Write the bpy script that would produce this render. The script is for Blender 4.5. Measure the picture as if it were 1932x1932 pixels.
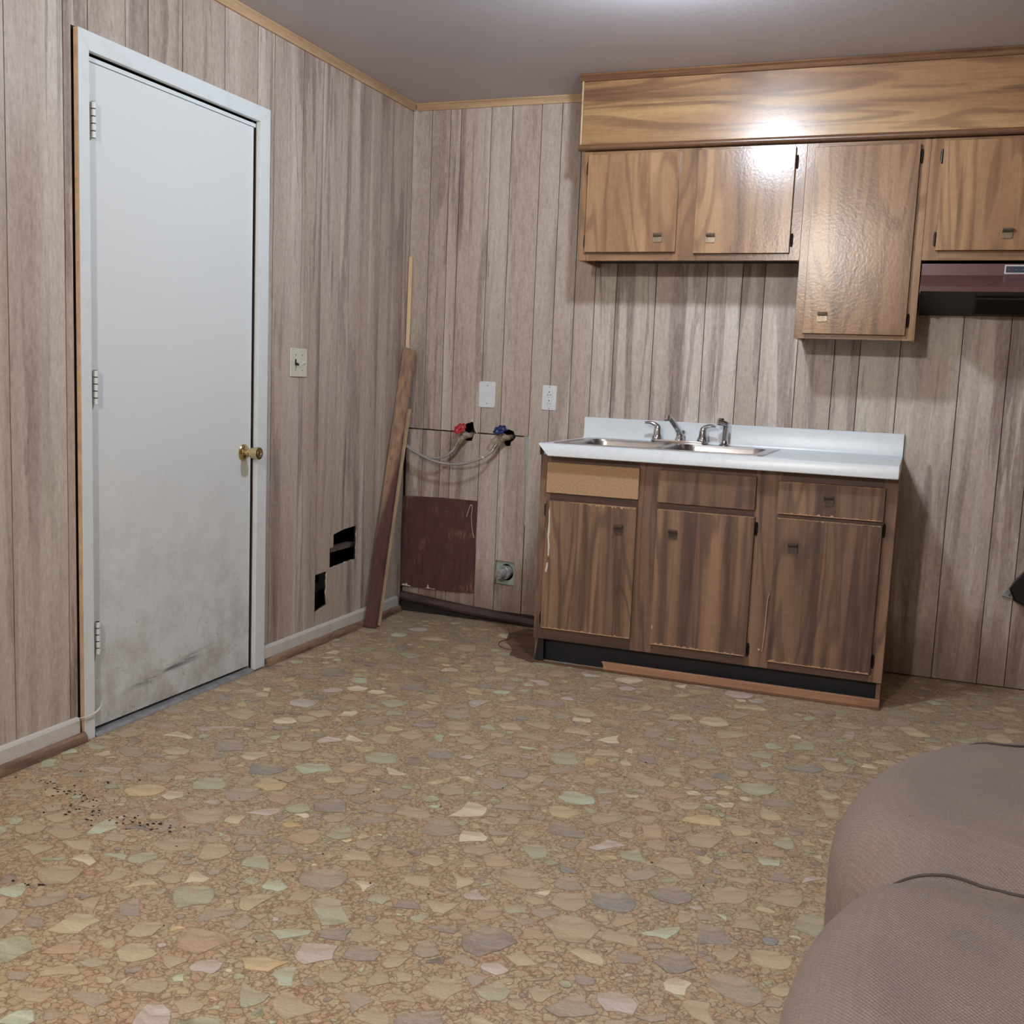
import bpy, bmesh, math, random
from math import pi, sin, cos, radians
from mathutils import Vector, Matrix
from mathutils.geometry import delaunay_2d_cdt

for _o in list(bpy.data.objects): bpy.data.objects.remove(_o)
SC = bpy.context.scene
COL = SC.collection

# ------------------------------------------------------------------ camera, world, exposure
CAM_POS = Vector((2.3475, -4.6392, 1.1700))
YAW, PITCH, ROLL, FPX = -0.3642, 0.1262, 0.0414, 1991.0
cam = bpy.data.cameras.new('camera'); cam.sensor_width = 36.0; cam.lens = FPX / 1932.0 * 36.0
cam.clip_start = 0.02
camo = bpy.data.objects.new('camera', cam); COL.objects.link(camo); SC.camera = camo
fw = Vector((sin(YAW) * cos(PITCH), cos(YAW) * cos(PITCH), -sin(PITCH)))
rt = Vector((cos(YAW), -sin(YAW), 0)); up = rt.cross(fw)
r2 = cos(ROLL) * rt + sin(ROLL) * up; u2 = -sin(ROLL) * rt + cos(ROLL) * up
camo.matrix_world = Matrix(((r2.x, u2.x, -fw.x, CAM_POS.x), (r2.y, u2.y, -fw.y, CAM_POS.y),
                            (r2.z, u2.z, -fw.z, CAM_POS.z), (0, 0, 0, 1)))
wd = bpy.data.worlds.new('world'); SC.world = wd; wd.use_nodes = True
wd.node_tree.nodes['Background'].inputs[0].default_value = (0.02, 0.02, 0.025, 1)
SC.view_settings.view_transform = 'Standard'; SC.view_settings.look = 'None'
SC.view_settings.gamma = 1.0; SC.view_settings.use_curve_mapping = False
SC.view_settings.exposure = 0.14
SC.cycles.sample_clamp_indirect = 6.0
LAMP_NEAR = (1.56, -1.52, 2.355); LAMP_FAR = (1.42, -5.20, 2.30)
LAMP_NEAR_POWER, LAMP_FAR_POWER = 370.0, 1100.0
NEAR_COL = (0.86, 0.955, 1.10); FAR_COL = (1.0, 0.955, 0.90)

H = 2.426                      # ceiling height
# ------------------------------------------------------------------ colour and material helpers
def lin(c):
    f = lambda v: v / 12.92 if v <= 0.04045 else ((v + 0.055) / 1.055) ** 2.4
    return tuple(f(v / 255.0) for v in c[:3]) + (1.0,)

class NT:
    def __init__(s, name):
        s.m = bpy.data.materials.new(name); s.m.use_nodes = True
        s.t = s.m.node_tree; s.b = s.t.nodes['Principled BSDF']
    def n(s, typ, _props=None, **ins):
        nd = s.t.nodes.new('ShaderNode' + typ)
        for k, v in (_props or {}).items(): setattr(nd, k, v)
        for k, v in ins.items():
            k = k.replace('_', ' ') if not k[0] == 'i' or not k[1:].isdigit() else int(k[1:])
            s.put(nd.inputs[k], v)
        return nd
    def put(s, sock, v):
        if isinstance(v, bpy.types.NodeSocket): s.t.links.new(v, sock)
        elif isinstance(v, bpy.types.Node): s.t.links.new(v.outputs[0], sock)
        else: sock.default_value = v
    def math(s, op, a, b=0.0, c=0.0, clamp=False):
        nd = s.t.nodes.new('ShaderNodeMath'); nd.operation = op; nd.use_clamp = clamp
        for i, v in enumerate((a, b, c)): s.put(nd.inputs[i], v)
        return nd.outputs[0]
    def ramp(s, fac, stops, interp='LINEAR'):
        nd = s.t.nodes.new('ShaderNodeValToRGB'); nd.color_ramp.interpolation = interp
        s.put(nd.inputs[0], fac); el = nd.color_ramp.elements
        while len(el) < len(stops): el.new(0.5)
        for e, (p, c) in zip(el, stops):
            e.position = p; e.color = c if isinstance(c, tuple) else (c, c, c, 1)
        return nd.outputs[0]
    def mix(s, fac, a, b, mode='MIX'):
        nd = s.t.nodes.new('ShaderNodeMix'); nd.data_type = 'RGBA'; nd.blend_type = mode
        s.put(nd.inputs[0], fac); s.put(nd.inputs[6], a); s.put(nd.inputs[7], b)
        return nd.outputs[2]
    def noise(s, vec, scale=5.0, detail=3.0, rough=0.55, dist=0.0):
        nd = s.n('TexNoise', Vector=vec, Scale=scale, Detail=detail, Roughness=rough, Distortion=dist)
        return nd.outputs[0]
    def coords(s, scale=(1, 1, 1), rand=True):
        tc = s.n('TexCoord').outputs['Object']
        if rand:
            oi = s.n('ObjectInfo').outputs['Random']
            s.rnd = oi
            off = s.n('VectorMath', {'operation': 'SCALE'}, i0=(37.0, 23.0, 51.0)); s.put(off.inputs[3], oi)
            add = s.n('VectorMath', {'operation': 'ADD'}, i0=tc, i1=off.outputs[0]); tc = add.outputs[0]
        s.base = tc
        mp = s.n('VectorMath', {'operation': 'MULTIPLY'}, i0=tc, i1=tuple(scale))
        return mp.outputs[0]
    def sc(s, vec, scale):
        return s.n('VectorMath', {'operation': 'MULTIPLY'}, i0=vec, i1=tuple(scale)).outputs[0]
    def bump(s, h, strength=0.1, dist=0.01):
        b = s.n('Bump', Strength=strength, Distance=dist, Height=h)
        s.put(s.b.inputs['Normal'], b.outputs[0])
    def out(s, col=None, rough=None, metal=None, spec=None):
        if col is not None: s.put(s.b.inputs['Base Color'], col)
        if rough is not None: s.put(s.b.inputs['Roughness'], rough)
        if metal is not None: s.put(s.b.inputs['Metallic'], metal)
        if spec is not None: s.put(s.b.inputs['Specular IOR Level'], spec)
        return s.m

def plain(name, rgb, rough=0.5, metal=0.0, var=0.06, scale=30.0, spec=0.5, bump=0.0):
    t = NT(name); v = t.coords()
    n = t.noise(v, scale, 4)
    c = lin(rgb)
    a = tuple(x * (1 - var * 2) for x in c[:3]) + (1,); b = tuple(min(1, x * (1 + var * 2)) for x in c[:3]) + (1,)
    col = t.ramp(n, [(0.3, a), (0.7, b)])
    if bump: t.bump(n, bump, 0.004)
    return t.out(col, rough, metal, spec)

def wood(name, light, mid, dark, axis='z', streak=(30, 1.3), fig=(5, 0.35, 7), streak_lo=0.5, streak_hi=0.6,
         streak_amt=0.8, fig_amt=0.45, fine=0.35, rough=0.4, bump=0.02, bump_scale=120, tint=0.12, spec=0.5, mott=0.25):
    """wood print: long tapering streaks + contour 'cathedral' figure + fine grain"""
    t = NT(name); v = t.coords()
    def S(a, l): return t.sc(v, {'z': (a, a, l), 'x': (l, a, a), 'y': (a, l, a)}[axis])
    L, M, D = lin(light), lin(mid), lin(dark)
    st = t.noise(S(*streak), 1.0, 3.0, 0.55, 0.5)
    stf = t.math('MULTIPLY', t.ramp(st, [(streak_lo, 0.0), (streak_hi, 1.0)]), streak_amt)
    broad = t.noise(S(streak[0] * 0.28, streak[1] * 0.5), 1.0, 2.0, 0.5, 0.3)
    col = t.mix(t.ramp(broad, [(0.40, 0.0), (0.49, 0.6), (0.62, 1.0)]), L, M)
    fg = t.noise(S(fig[0], fig[1]), 1.0, 2.0, 0.45, 0.5)
    ctr = t.math('SINE', t.math('MULTIPLY', fg, fig[2] * 6.283))
    ctf = t.math('MULTIPLY', t.ramp(ctr, [(0.25, 0.0), (0.95, 1.0)]), fig_amt)
    col = t.mix(ctf, col, D)
    col = t.mix(stf, col, D)
    fn = t.noise(S(260, 7), 1.0, 3.0, 0.6)
    col = t.mix(fine, col, t.ramp(fn, [(0.3, 0.35), (0.7, 0.75)]), 'SOFT_LIGHT')
    mo = t.noise(v, 45.0, 5.0, 0.7)
    col = t.mix(mott, col, t.ramp(mo, [(0.3, 0.3), (0.7, 0.75)]), 'SOFT_LIGHT')
    if tint:
        k = t.math('MULTIPLY_ADD', t.rnd, tint * 2, 1.0 - tint)
        g = t.n('CombineColor', Red=k, Green=k, Blue=k).outputs[0]
        col = t.mix(1.0, col, g, 'MULTIPLY')
    if bump:
        bn = t.noise(v, bump_scale, 2.0)
        t.bump(bn, bump, 0.01)
    return t.out(col, rough, 0.0, spec)

M = {}
def panel_wood(name, stain=False):
    """printed pecan paneling: broad pale and mauve bands with ragged edges, tapering streaks, fine mottled grain"""
    t = NT(name); v = t.coords()
    S = lambda a, l: t.sc(v, (a, a, l))
    pale, tan, mauve = lin((203, 192, 177)), lin((181, 164, 150)), lin((128, 109, 104))
    b1 = t.noise(S(8.5, 0.42), 1.0, 3.0, 0.5, 0.5)
    col = t.mix(t.ramp(b1, [(0.40, 0.0), (0.47, 0.55), (0.62, 1.0)]), pale, tan)
    mask = t.ramp(t.noise(S(5, 0.55), 1.0, 2.0), [(0.38, 0.05), (0.60, 1.0)])
    st = t.noise(S(13, 0.85), 1.0, 4.0, 0.58, 0.7)
    f1 = t.math('MULTIPLY', t.math('MULTIPLY', t.ramp(st, [(0.515, 0.0), (0.54, 0.6), (0.66, 1.0)]), mask), 0.80)
    col = t.mix(f1, col, mauve)
    st2 = t.noise(S(34, 1.9), 1.0, 3.0, 0.6, 0.6)
    f2 = t.math('MULTIPLY', t.ramp(st2, [(0.60, 0.0), (0.64, 1.0)]), t.math('MULTIPLY_ADD', mask, 0.38, 0.08))
    col = t.mix(f2, col, lin((114, 94, 89)))
    fg = t.math('SINE', t.math('MULTIPLY', t.noise(S(6, 1.6), 1.0, 3.0, 0.5, 1.2), 46.0))
    col = t.mix(t.math('MULTIPLY', t.ramp(fg, [(0.5, 0.0), (1.0, 1.0)]), 0.10), col, lin((120, 96, 84)))
    fn = t.noise(S(120, 11), 1.0, 4.0, 0.7)
    col = t.mix(0.42, col, t.ramp(fn, [(0.3, 0.27), (0.7, 0.75)]), 'SOFT_LIGHT')
    mo = t.noise(t.sc(v, (1, 1, 0.5)), 90.0, 5.0, 0.75)
    col = t.mix(0.55, col, t.ramp(mo, [(0.3, 0.22), (0.7, 0.80)]), 'SOFT_LIGHT')
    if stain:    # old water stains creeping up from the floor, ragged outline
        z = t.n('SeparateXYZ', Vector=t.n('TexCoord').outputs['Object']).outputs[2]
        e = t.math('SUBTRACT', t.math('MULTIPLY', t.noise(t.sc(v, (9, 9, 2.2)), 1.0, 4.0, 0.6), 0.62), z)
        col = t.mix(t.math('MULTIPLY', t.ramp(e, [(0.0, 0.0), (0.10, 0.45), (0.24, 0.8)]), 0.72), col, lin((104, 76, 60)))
    k = t.math('MULTIPLY_ADD', t.rnd, 0.14, 0.92)
    col = t.mix(1.0, col, t.n('CombineColor', Red=k, Green=k, Blue=t.math('MULTIPLY_ADD', t.rnd, 0.18, 0.91)).outputs[0], 'MULTIPLY')
    t.bump(mo, 0.05, 0.01)
    return t.out(col, 0.36)
M['panel'] = panel_wood('wall_paneling')
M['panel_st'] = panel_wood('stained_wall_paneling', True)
M['cab_up'] = wood('upper_cabinet_walnut', (161, 126, 91), (138, 105, 77), (88, 64, 49), streak=(22, 0.9), streak_lo=0.52,
                   streak_hi=0.7, streak_amt=0.6, fig=(5, 0.75, 9), fig_amt=0.40, rough=0.22, bump=0.035, bump_scale=95, spec=0.36, tint=0.06)
M['cab_up_h'] = wood('upper_cabinet_walnut_rail', (161, 126, 91), (138, 105, 77), (88, 64, 49), axis='x', streak=(22, 0.9), streak_lo=0.52,
                     streak_hi=0.7, streak_amt=0.6, fig=(5, 0.75, 9), fig_amt=0.40, rough=0.22, bump=0.035, bump_scale=95, spec=0.36, tint=0.06)
M['soffit'] = wood('soffit_walnut', (168, 133, 90), (144, 108, 74), (88, 62, 46), axis='x', streak=(24, 1.1), streak_lo=0.5,
                   streak_hi=0.66, streak_amt=0.65, fig=(8, 0.8, 6), fig_amt=0.5, rough=0.27, bump=0.02, bump_scale=110, tint=0.0, spec=0.5)
LOW = dict(light=(148, 116, 90), mid=(117, 90, 73), dark=(70, 53, 47))
M['cab_low'] = wood('base_cabinet_walnut', **LOW, streak=(24, 1.0), streak_lo=0.46, streak_hi=0.64, streak_amt=0.75,
                    fig=(5, 0.7, 9), fig_amt=0.5, rough=0.42, bump=0.05, tint=0.08)
M['cab_low_h'] = wood('base_cabinet_walnut_rail', axis='x', light=(112, 86, 72), mid=(94, 71, 61), dark=(62, 48, 43), streak=(24, 1.0), streak_lo=0.46, streak_hi=0.64,
                      streak_amt=0.75, fig=(6, 0.5, 8), fig_amt=0.35, rough=0.45, bump=0.05, tint=0.08)
M['pine'] = wood('raw_pine', (226, 198, 158), (214, 184, 144), (182, 146, 108), streak_amt=0.3, fig_amt=0.2, rough=0.6)
M['mould'] = wood('light_moulding', (196, 166, 130), (184, 152, 116), (140, 106, 78), axis='y', streak_amt=0.3, fig_amt=0.2, rough=0.4)
M['mould_x'] = wood('light_moulding_back', (196, 166, 130), (184, 152, 116), (140, 106, 78), axis='x', streak_amt=0.3, fig_amt=0.2, rough=0.4)
M['mould_dk'] = wood('brown_moulding', (122, 88, 62), (104, 74, 52), (66, 46, 36), axis='x', streak_amt=0.4, fig_amt=0.3, rough=0.25)
M['shoe'] = wood('worn_shoe_moulding', (150, 124, 98), (128, 102, 82), (86, 64, 54), axis='y', streak=(30, 6), streak_amt=0.7, rough=0.6)
M['toe'] = wood('orange_toe_board', (168, 126, 96), (152, 112, 86), (110, 80, 62), axis='x', streak_amt=0.4, fig_amt=0.2, rough=0.5)
M['patch'] = wood('brown_vinyl_patch', (124, 94, 70), (104, 76, 58), (72, 50, 42), axis='x', streak=(40, 8), rough=0.5)
M['dark_base'] = wood('dark_baseboard', (92, 66, 60), (76, 54, 52), (46, 34, 36), axis='x', streak=(30, 4), rough=0.5)
M['backing'] = plain('dark_cavity_board', (46, 38, 36), 0.8)
M['edge_wood'] = plain('bare_casing_edge', (208, 176, 146), 0.6, var=0.1)
M['black'] = plain('black_plastic', (20, 20, 24), 0.35)
M['toekick'] = plain('black_vinyl_toe_kick', (22, 23, 30), 0.6)
M['hinge_dk'] = plain('dark_bronze_hinge', (52, 44, 42), 0.35, 0.7)
M['bronze'] = plain('dark_bronze_pull', (98, 86, 82), 0.35, 0.6, var=0.15, scale=120)
M['pewter'] = plain('worn_pewter_pull', (128, 114, 98), 0.3, 0.7, var=0.15, scale=120)
M['chrome'] = plain('chrome', (205, 205, 208), 0.12, 1.0, var=0.02)
M['steel'] = plain('brushed_steel', (176, 172, 170), 0.28, 1.0, var=0.05)
M['alu'] = plain('threshold_metal', (146, 148, 150), 0.45, 0.3, var=0.12)
M['brass'] = plain('aged_brass', (212, 194, 150), 0.2, 1.0, var=0.08)
M['valve'] = plain('dull_valve_brass', (178, 166, 146), 0.35, 0.5, var=0.2, scale=80)
M['galv'] = plain('galvanised_pipe', (176, 176, 174), 0.45, 0.3, var=0.2, scale=90)
M['hose'] = plain('braided_steel_hose', (176, 170, 166), 0.38, 0.35, var=0.15, scale=400)
M['red'] = plain('red_handle', (190, 40, 58), 0.4)
M['blue'] = plain('blue_handle', (34, 54, 112), 0.4)
M['white_pl'] = plain('white_plastic', (222, 226, 228), 0.35, var=0.01)
M['cream_pl'] = plain('cream_plastic', (212, 210, 190), 0.35, var=0.02)
M['slot'] = plain('dark_slot', (30, 30, 28), 0.6)
M['screw'] = plain('screw_metal', (150, 148, 140), 0.4, 0.6)
M['teal'] = plain('green_drywall_edge', (158, 172, 162), 0.7)
M['torn'] = plain('torn_paper', (214, 206, 196), 0.8, var=0.08, scale=200)
M['chip'] = plain('chipped_particle_edge', (190, 152, 116), 0.85, var=0.15, scale=300)
M['maroon_hood'] = plain('maroon_enamel', (92, 62, 60), 0.3, var=0.06, scale=14)
M['hood_in'] = plain('black_hood_inside', (24, 24, 28), 0.6)  # near-black colour for the hood's inner pan and grille
M['sticker'] = plain('dark_label', (34, 44, 60), 0.4, var=0.2, scale=200)
M['sticker_edge'] = plain('pale_label_border', (200, 196, 188), 0.5)
M['stud'] = plain('old_stud', (96, 84, 74), 0.8, var=0.2)
M['hair'] = plain('thin_wire', (92, 74, 58), 0.5)
M['debris'] = plain('dark_crumbs', (52, 40, 34), 0.8, var=0.2)
M['stitch'] = plain('dark_seam', (70, 62, 60), 0.9)
M['plaster_wall'] = plain('plain_far_wall', (138, 120, 104), 0.7, var=0.05, scale=6)

def m_door():
    t = NT('dirty_white_door'); v = t.coords(rand=False)
    base = lin((228, 233, 232)); grime = lin((150, 138, 122)); dk = lin((92, 88, 84))
    sep = t.n('SeparateXYZ', Vector=v)
    zz = sep.outputs[2]; yy = sep.outputs[1]
    low = t.ramp(zz, [(0.0, 1.0), (0.35, 0.45), (0.9, 0.0)])
    n1 = t.noise(v, 7.0, 6.0, 0.72)
    g = t.math('MULTIPLY', low, t.ramp(n1, [(0.42, 0.1), (0.72, 0.85)]))
    col = t.mix(g, base, grime)
    edge = t.ramp(yy, [(0.33, 0.0), (0.42, 1.0)])        # handled-edge grime by the knob side
    sm = t.noise(t.sc(v, (9, 9, 3.5)), 3.0, 6.0, 0.75)
    col = t.mix(t.math('MULTIPLY', edge, t.math('MULTIPLY', low, t.ramp(sm, [(0.5, 0.0), (0.72, 0.7)]))), col, lin((140, 130, 108)))
    # scuff strokes low on the door
    sk = t.noise(t.sc(v, (30, 6, 80)), 1.0, 4.0, 0.6)
    band = t.ramp(t.math('SUBTRACT', zz, t.math('MULTIPLY_ADD', yy, 0.06, 0.185)), [(0.0, 0.0)]) if False else None
    d = t.math('ABSOLUTE', t.math('SUBTRACT', zz, t.math('MULTIPLY_ADD', yy, 0.10, 0.115)))
    near = t.ramp(d, [(0.0, 1.0), (0.022, 0.0)])
    win = t.ramp(t.math('ABSOLUTE', t.math('ADD', yy, 0.04)), [(0.12, 1.0), (0.26, 0.0)])
    s = t.math('MULTIPLY', t.math('MULTIPLY', near, win), t.ramp(sk, [(0.42, 0.0), (0.6, 0.9)]))
    col = t.mix(s, col, dk)
    sp = t.noise(v, 90.0, 2.0)
    col = t.mix(t.math('MULTIPLY', t.ramp(sp, [(0.68, 0.0), (0.74, 0.6)]), t.ramp(zz, [(0.1, 1.0), (1.1, 0.0)])), col, dk)
    t.bump(t.noise(v, 60, 3), 0.03, 0.01)
    return t.out(col, 0.38)
M['door'] = m_door()

def m_paint(name, rgb, grime=(150, 136, 118), amt=0.4, rough=0.4):
    t = NT(name); v = t.coords()
    n = t.noise(v, 14.0, 6.0, 0.75)
    col = t.mix(t.math('MULTIPLY', t.ramp(n, [(0.52, 0.0), (0.74, 1.0)]), amt), lin(rgb), lin(grime))
    sp = t.noise(v, 130.0, 2.0)
    col = t.mix(t.math('MULTIPLY', t.ramp(sp, [(0.7, 0.0), (0.76, 1.0)]), amt), col, lin((100, 90, 80)))
    t.bump(n, 0.04, 0.01)
    return t.out(col, rough)
M['casing'] = m_paint('white_casing_paint', (226, 233, 233), amt=0.15)
M['basewhite'] = m_paint('dirty_white_baseboard', (212, 208, 200), amt=0.45)
M['laminate'] = m_paint('white_laminate', (228, 234, 236), (205, 208, 208), 0.5, 0.28)

def m_ceiling():
    t = NT('satin_ceiling_paint'); v = t.coords(rand=False)
    n = t.noise(v, 220.0, 3.0, 0.6); n2 = t.noise(v, 1.2, 3.0)
    col = t.mix(t.ramp(n2, [(0.35, 0.0), (0.65, 1.0)]), lin((196, 194, 200)), lin((204, 201, 207)))
    b = t.math('ADD', n, t.math('MULTIPLY', t.noise(t.sc(v, (8, 40, 8)), 1.0, 2.0), 0.4))
    t.bump(b, 0.25, 0.004)
    return t.out(col, 0.42, 0, 0.5)
M['ceiling'] = m_ceiling()

def m_matrix():
    t = NT('floor_chip_matrix'); v = t.coords(rand=False)
    wob = t.noise(v, 22.0, 4.0, 0.6)
    big = t.noise(v, 1.1, 3.0)
    base = t.mix(t.ramp(big, [(0.35, 0.0), (0.65, 1.0)]), lin((184, 154, 122)), lin((172, 158, 126)))
    mp = t.n('VectorMath', {'operation': 'ADD'}, i0=v, i1=t.n('TexNoise', Vector=v, Scale=30.0, Detail=3.0).outputs['Color'])
    sc2 = t.n('VectorMath', {'operation': 'SCALE'}, i0=t.n('TexNoise', Vector=v, Scale=35.0, Detail=3.0).outputs['Color']); sc2.inputs[3].default_value = 0.045
    vv = t.n('VectorMath', {'operation': 'ADD'}, i0=v, i1=sc2.outputs[0]).outputs[0]
    vo = t.n('TexVoronoi', {'feature': 'DISTANCE_TO_EDGE'}, Vector=vv, Scale=52.0).outputs[0]
    vc = t.n('TexVoronoi', {}, Vector=vv, Scale=52.0).outputs['Color']
    chip = t.ramp(t.n('SeparateColor', Color=vc).outputs[0], [(0.0, lin((186, 148, 114))), (0.35, lin((176, 156, 122))), (0.7, lin((192, 176, 142))), (1.0, lin((162, 150, 120)))])
    col = t.mix(0.6, base, chip)
    col = t.mix(t.ramp(vo, [(0.03, 0.75), (0.11, 0.0)]), col, lin((122, 94, 70)))
    fn = t.noise(v, 190.0, 4.0, 0.7)
    col = t.mix(0.6, col, t.ramp(fn, [(0.35, 0.25), (0.65, 0.75)]), 'SOFT_LIGHT')
    t.bump(vo, 0.2, 0.002)
    return t.out(col, 0.42)
M['matrix'] = m_matrix()

def m_stone():
    t = NT('printed_flagstone'); v = t.coords(rand=False)
    tone = t.n('Attribute', {'attribute_name': 'tone'}).outputs[0]
    wob = t.n('VectorMath', {'operation': 'SCALE'}, i0=t.n('TexNoise', Vector=v, Scale=9.0, Detail=2.0).outputs['Color']); wob.inputs[3].default_value = 0.09
    vv = t.n('VectorMath', {'operation': 'ADD'}, i0=v, i1=wob.outputs[0]).outputs[0]
    rot = t.n('Mapping', Vector=vv, Rotation=(0, 0, 0.35), Scale=(8.0, 34.0, 8.0)).outputs[0]
    s1 = t.noise(rot, 1.0, 5.0, 0.62, 0.8)
    col = t.mix(1.0, tone, t.ramp(s1, [(0.28, 0.16), (0.72, 0.82)]), 'SOFT_LIGHT')
    big = t.noise(vv, 11.0, 4.0, 0.6)
    col = t.mix(t.math('MULTIPLY', t.ramp(big, [(0.48, 0.0), (0.62, 1.0)]), 0.45), col, lin((174, 154, 127)))
    veins = t.math('ABSOLUTE', t.math('SUBTRACT', t.noise(rot, 0.7, 4.0, 0.6, 1.2), 0.5))
    col = t.mix(t.math('MULTIPLY', t.ramp(veins, [(0.0, 0.5), (0.018, 0.0)]), 0.8), col, lin((196, 176, 144)))
    s2 = t.noise(v, 150.0, 4.0, 0.75)
    col = t.mix(0.5, col, t.ramp(s2, [(0.3, 0.22), (0.7, 0.78)]), 'SOFT_LIGHT')
    t.bump(s2, 0.08, 0.002)
    return t.out(col, 0.42)
M['stone'] = m_stone()

def m_fabric():
    t = NT('grey_waffle_knit'); v = t.coords(rand=False)
    sep = t.n('SeparateXYZ', Vector=v)
    k = 2 * pi / 0.0048
    a = t.math('SINE', t.math('MULTIPLY', sep.outputs[0], k)); b = t.math('SINE', t.math('MULTIPLY', sep.outputs[1], k * 0.8))
    c = t.math('SINE', t.math('MULTIPLY', sep.outputs[2], k))
    w = t.math('ADD', t.math('MULTIPLY', a, b), t.math('MULTIPLY', c, 0.3))
    n = t.noise(v, 9.0, 4.0); fn = t.noise(v, 420.0, 3.0, 0.7)
    col = t.mix(t.ramp(n, [(0.35, 0.0), (0.65, 1.0)]), lin((134, 122, 116)), lin((142, 128, 118)))
    col = t.mix(t.ramp(w, [(-0.0, 0.32), (0.9, 0.0)]), col, lin((98, 88, 84)))
    col = t.mix(0.5, col, t.ramp(fn, [(0.3, 0.25), (0.7, 0.75)]), 'SOFT_LIGHT')
    t.bump(w, 0.35, 0.002)
    return t.out(col, 0.9, 0, 0.2)
M['fabric'] = m_fabric()

def m_particle():
    t = NT('bare_particleboard'); v = t.coords()
    n = t.noise(v, 260.0, 3.0, 0.7); n2 = t.noise(v, 120.0, 2.0)
    col = t.ramp(n, [(0.3, lin((142, 112, 80))), (0.5, lin((182, 148, 112))), (0.72, lin((206, 176, 140)))])
    col = t.mix(t.ramp(n2, [(0.62, 0.0), (0.72, 0.6)]), col, lin((120, 84, 52)))
    return t.out(col, 0.85)
M['particle'] = m_particle()

def m_maroon():
    t = NT('scuffed_maroon_plywood'); v = t.coords(rand=False)
    n = t.noise(t.sc(v, (60, 60, 8)), 1.0, 4.0, 0.65); big = t.noise(v, 9.0, 4.0, 0.6)
    col = t.ramp(n, [(0.3, lin((66, 42, 44))), (0.7, lin((98, 62, 58)))])
    w = t.math('MULTIPLY', t.ramp(big, [(0.54, 0.0), (0.70, 1.0)]), t.ramp(t.noise(t.sc(v, (90, 90, 18)), 1.0, 3.0), [(0.42, 0.0), (0.58, 0.75)]))
    col = t.mix(w, col, lin((158, 118, 94)))
    return t.out(col, 0.5)
M['maroon'] = m_maroon()

def m_board():
    t = NT('half_stained_board'); v = t.coords(rand=False)
    sep = t.n('SeparateXYZ', Vector=v)
    g = t.noise(t.sc(v, (50, 50, 2.5)), 1.0, 3.0, 0.6)
    raw = t.mix(t.ramp(g, [(0.35, 0.0), (0.7, 1.0)]), lin((174, 140, 114)), lin((126, 96, 78)))
    st = t.mix(t.ramp(g, [(0.35, 0.0), (0.7, 1.0)]), lin((96, 60, 56)), lin((70, 44, 46)))
    e = t.math('ADD', sep.outputs[2], t.math('MULTIPLY', sep.outputs[0], -7.0))
    e = t.math('ADD', e, t.math('MULTIPLY', t.noise(v, 6.0, 2.0), 0.25))
    return t.out(t.mix(t.ramp(t.math('MULTIPLY', e, 0.5), [(0.33, 0.0), (0.43, 1.0)]), st, raw), 0.45)
M['board'] = m_board()

def m_glow(name, power, col):
    t = NT(name)
    t.b.inputs['Emission Color'].default_value = col + (1.0,)
    t.b.inputs['Emission Strength'].default_value = power
    t.m.cycles.emission_sampling = 'FRONT'
    return t.out((1, 1, 1, 1), 0.4)
M['glow_near'] = m_glow('lit_bulb_kitchen', LAMP_NEAR_POWER, NEAR_COL)
M['glow_far'] = m_glow('lit_bulb_rear', LAMP_FAR_POWER, FAR_COL)

# ------------------------------------------------------------------ geometry helpers
def new(): return bmesh.new()

def box(bm, x0, x1, y0, y1, z0, z1, bev=0.0, seg=1, mat=None):
    vs = [bm.verts.new((x, y, z)) for x in (x0, x1) for y in (y0, y1) for z in (z0, z1)]
    idx = [(0, 1, 3, 2), (4, 6, 7, 5), (0, 4, 5, 1), (2, 3, 7, 6), (0, 2, 6, 4), (1, 5, 7, 3)]
    fs = [bm.faces.new([vs[i] for i in f]) for f in idx]
    if bev > 0:
        es = list({e for f in fs for e in f.edges})
        bmesh.ops.bevel(bm, geom=es, offset=bev, segments=seg, affect='EDGES', profile=0.5)
    return bm

def prism(bm, poly, fn, w0, w1, bev=0.0):
    """polygon (u,v) extruded between depths w0,w1, mapped by fn(u,v,w)"""
    a = [bm.verts.new(fn(u, v, w0)) for u, v in poly]; b = [bm.verts.new(fn(u, v, w1)) for u, v in poly]
    n = len(poly); fs = [bm.faces.new(a), bm.faces.new(b[::-1])]
    for i in range(n):
        fs.append(bm.faces.new((a[i], b[i], b[(i + 1) % n], a[(i + 1) % n])))
    if bev > 0:
        bmesh.ops.bevel(bm, geom=list(fs[1].edges) + list(fs[0].edges), offset=bev, segments=1, affect='EDGES')
    return bm

def inpoly(p, poly):
    x, y = p; c = False; n = len(poly)
    for i in range(n):
        x0, y0 = poly[i]; x1, y1 = poly[i - 1]
        if (y0 > y) != (y1 > y) and x < (x1 - x0) * (y - y0) / (y1 - y0) + x0: c = not c
    return c

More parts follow.
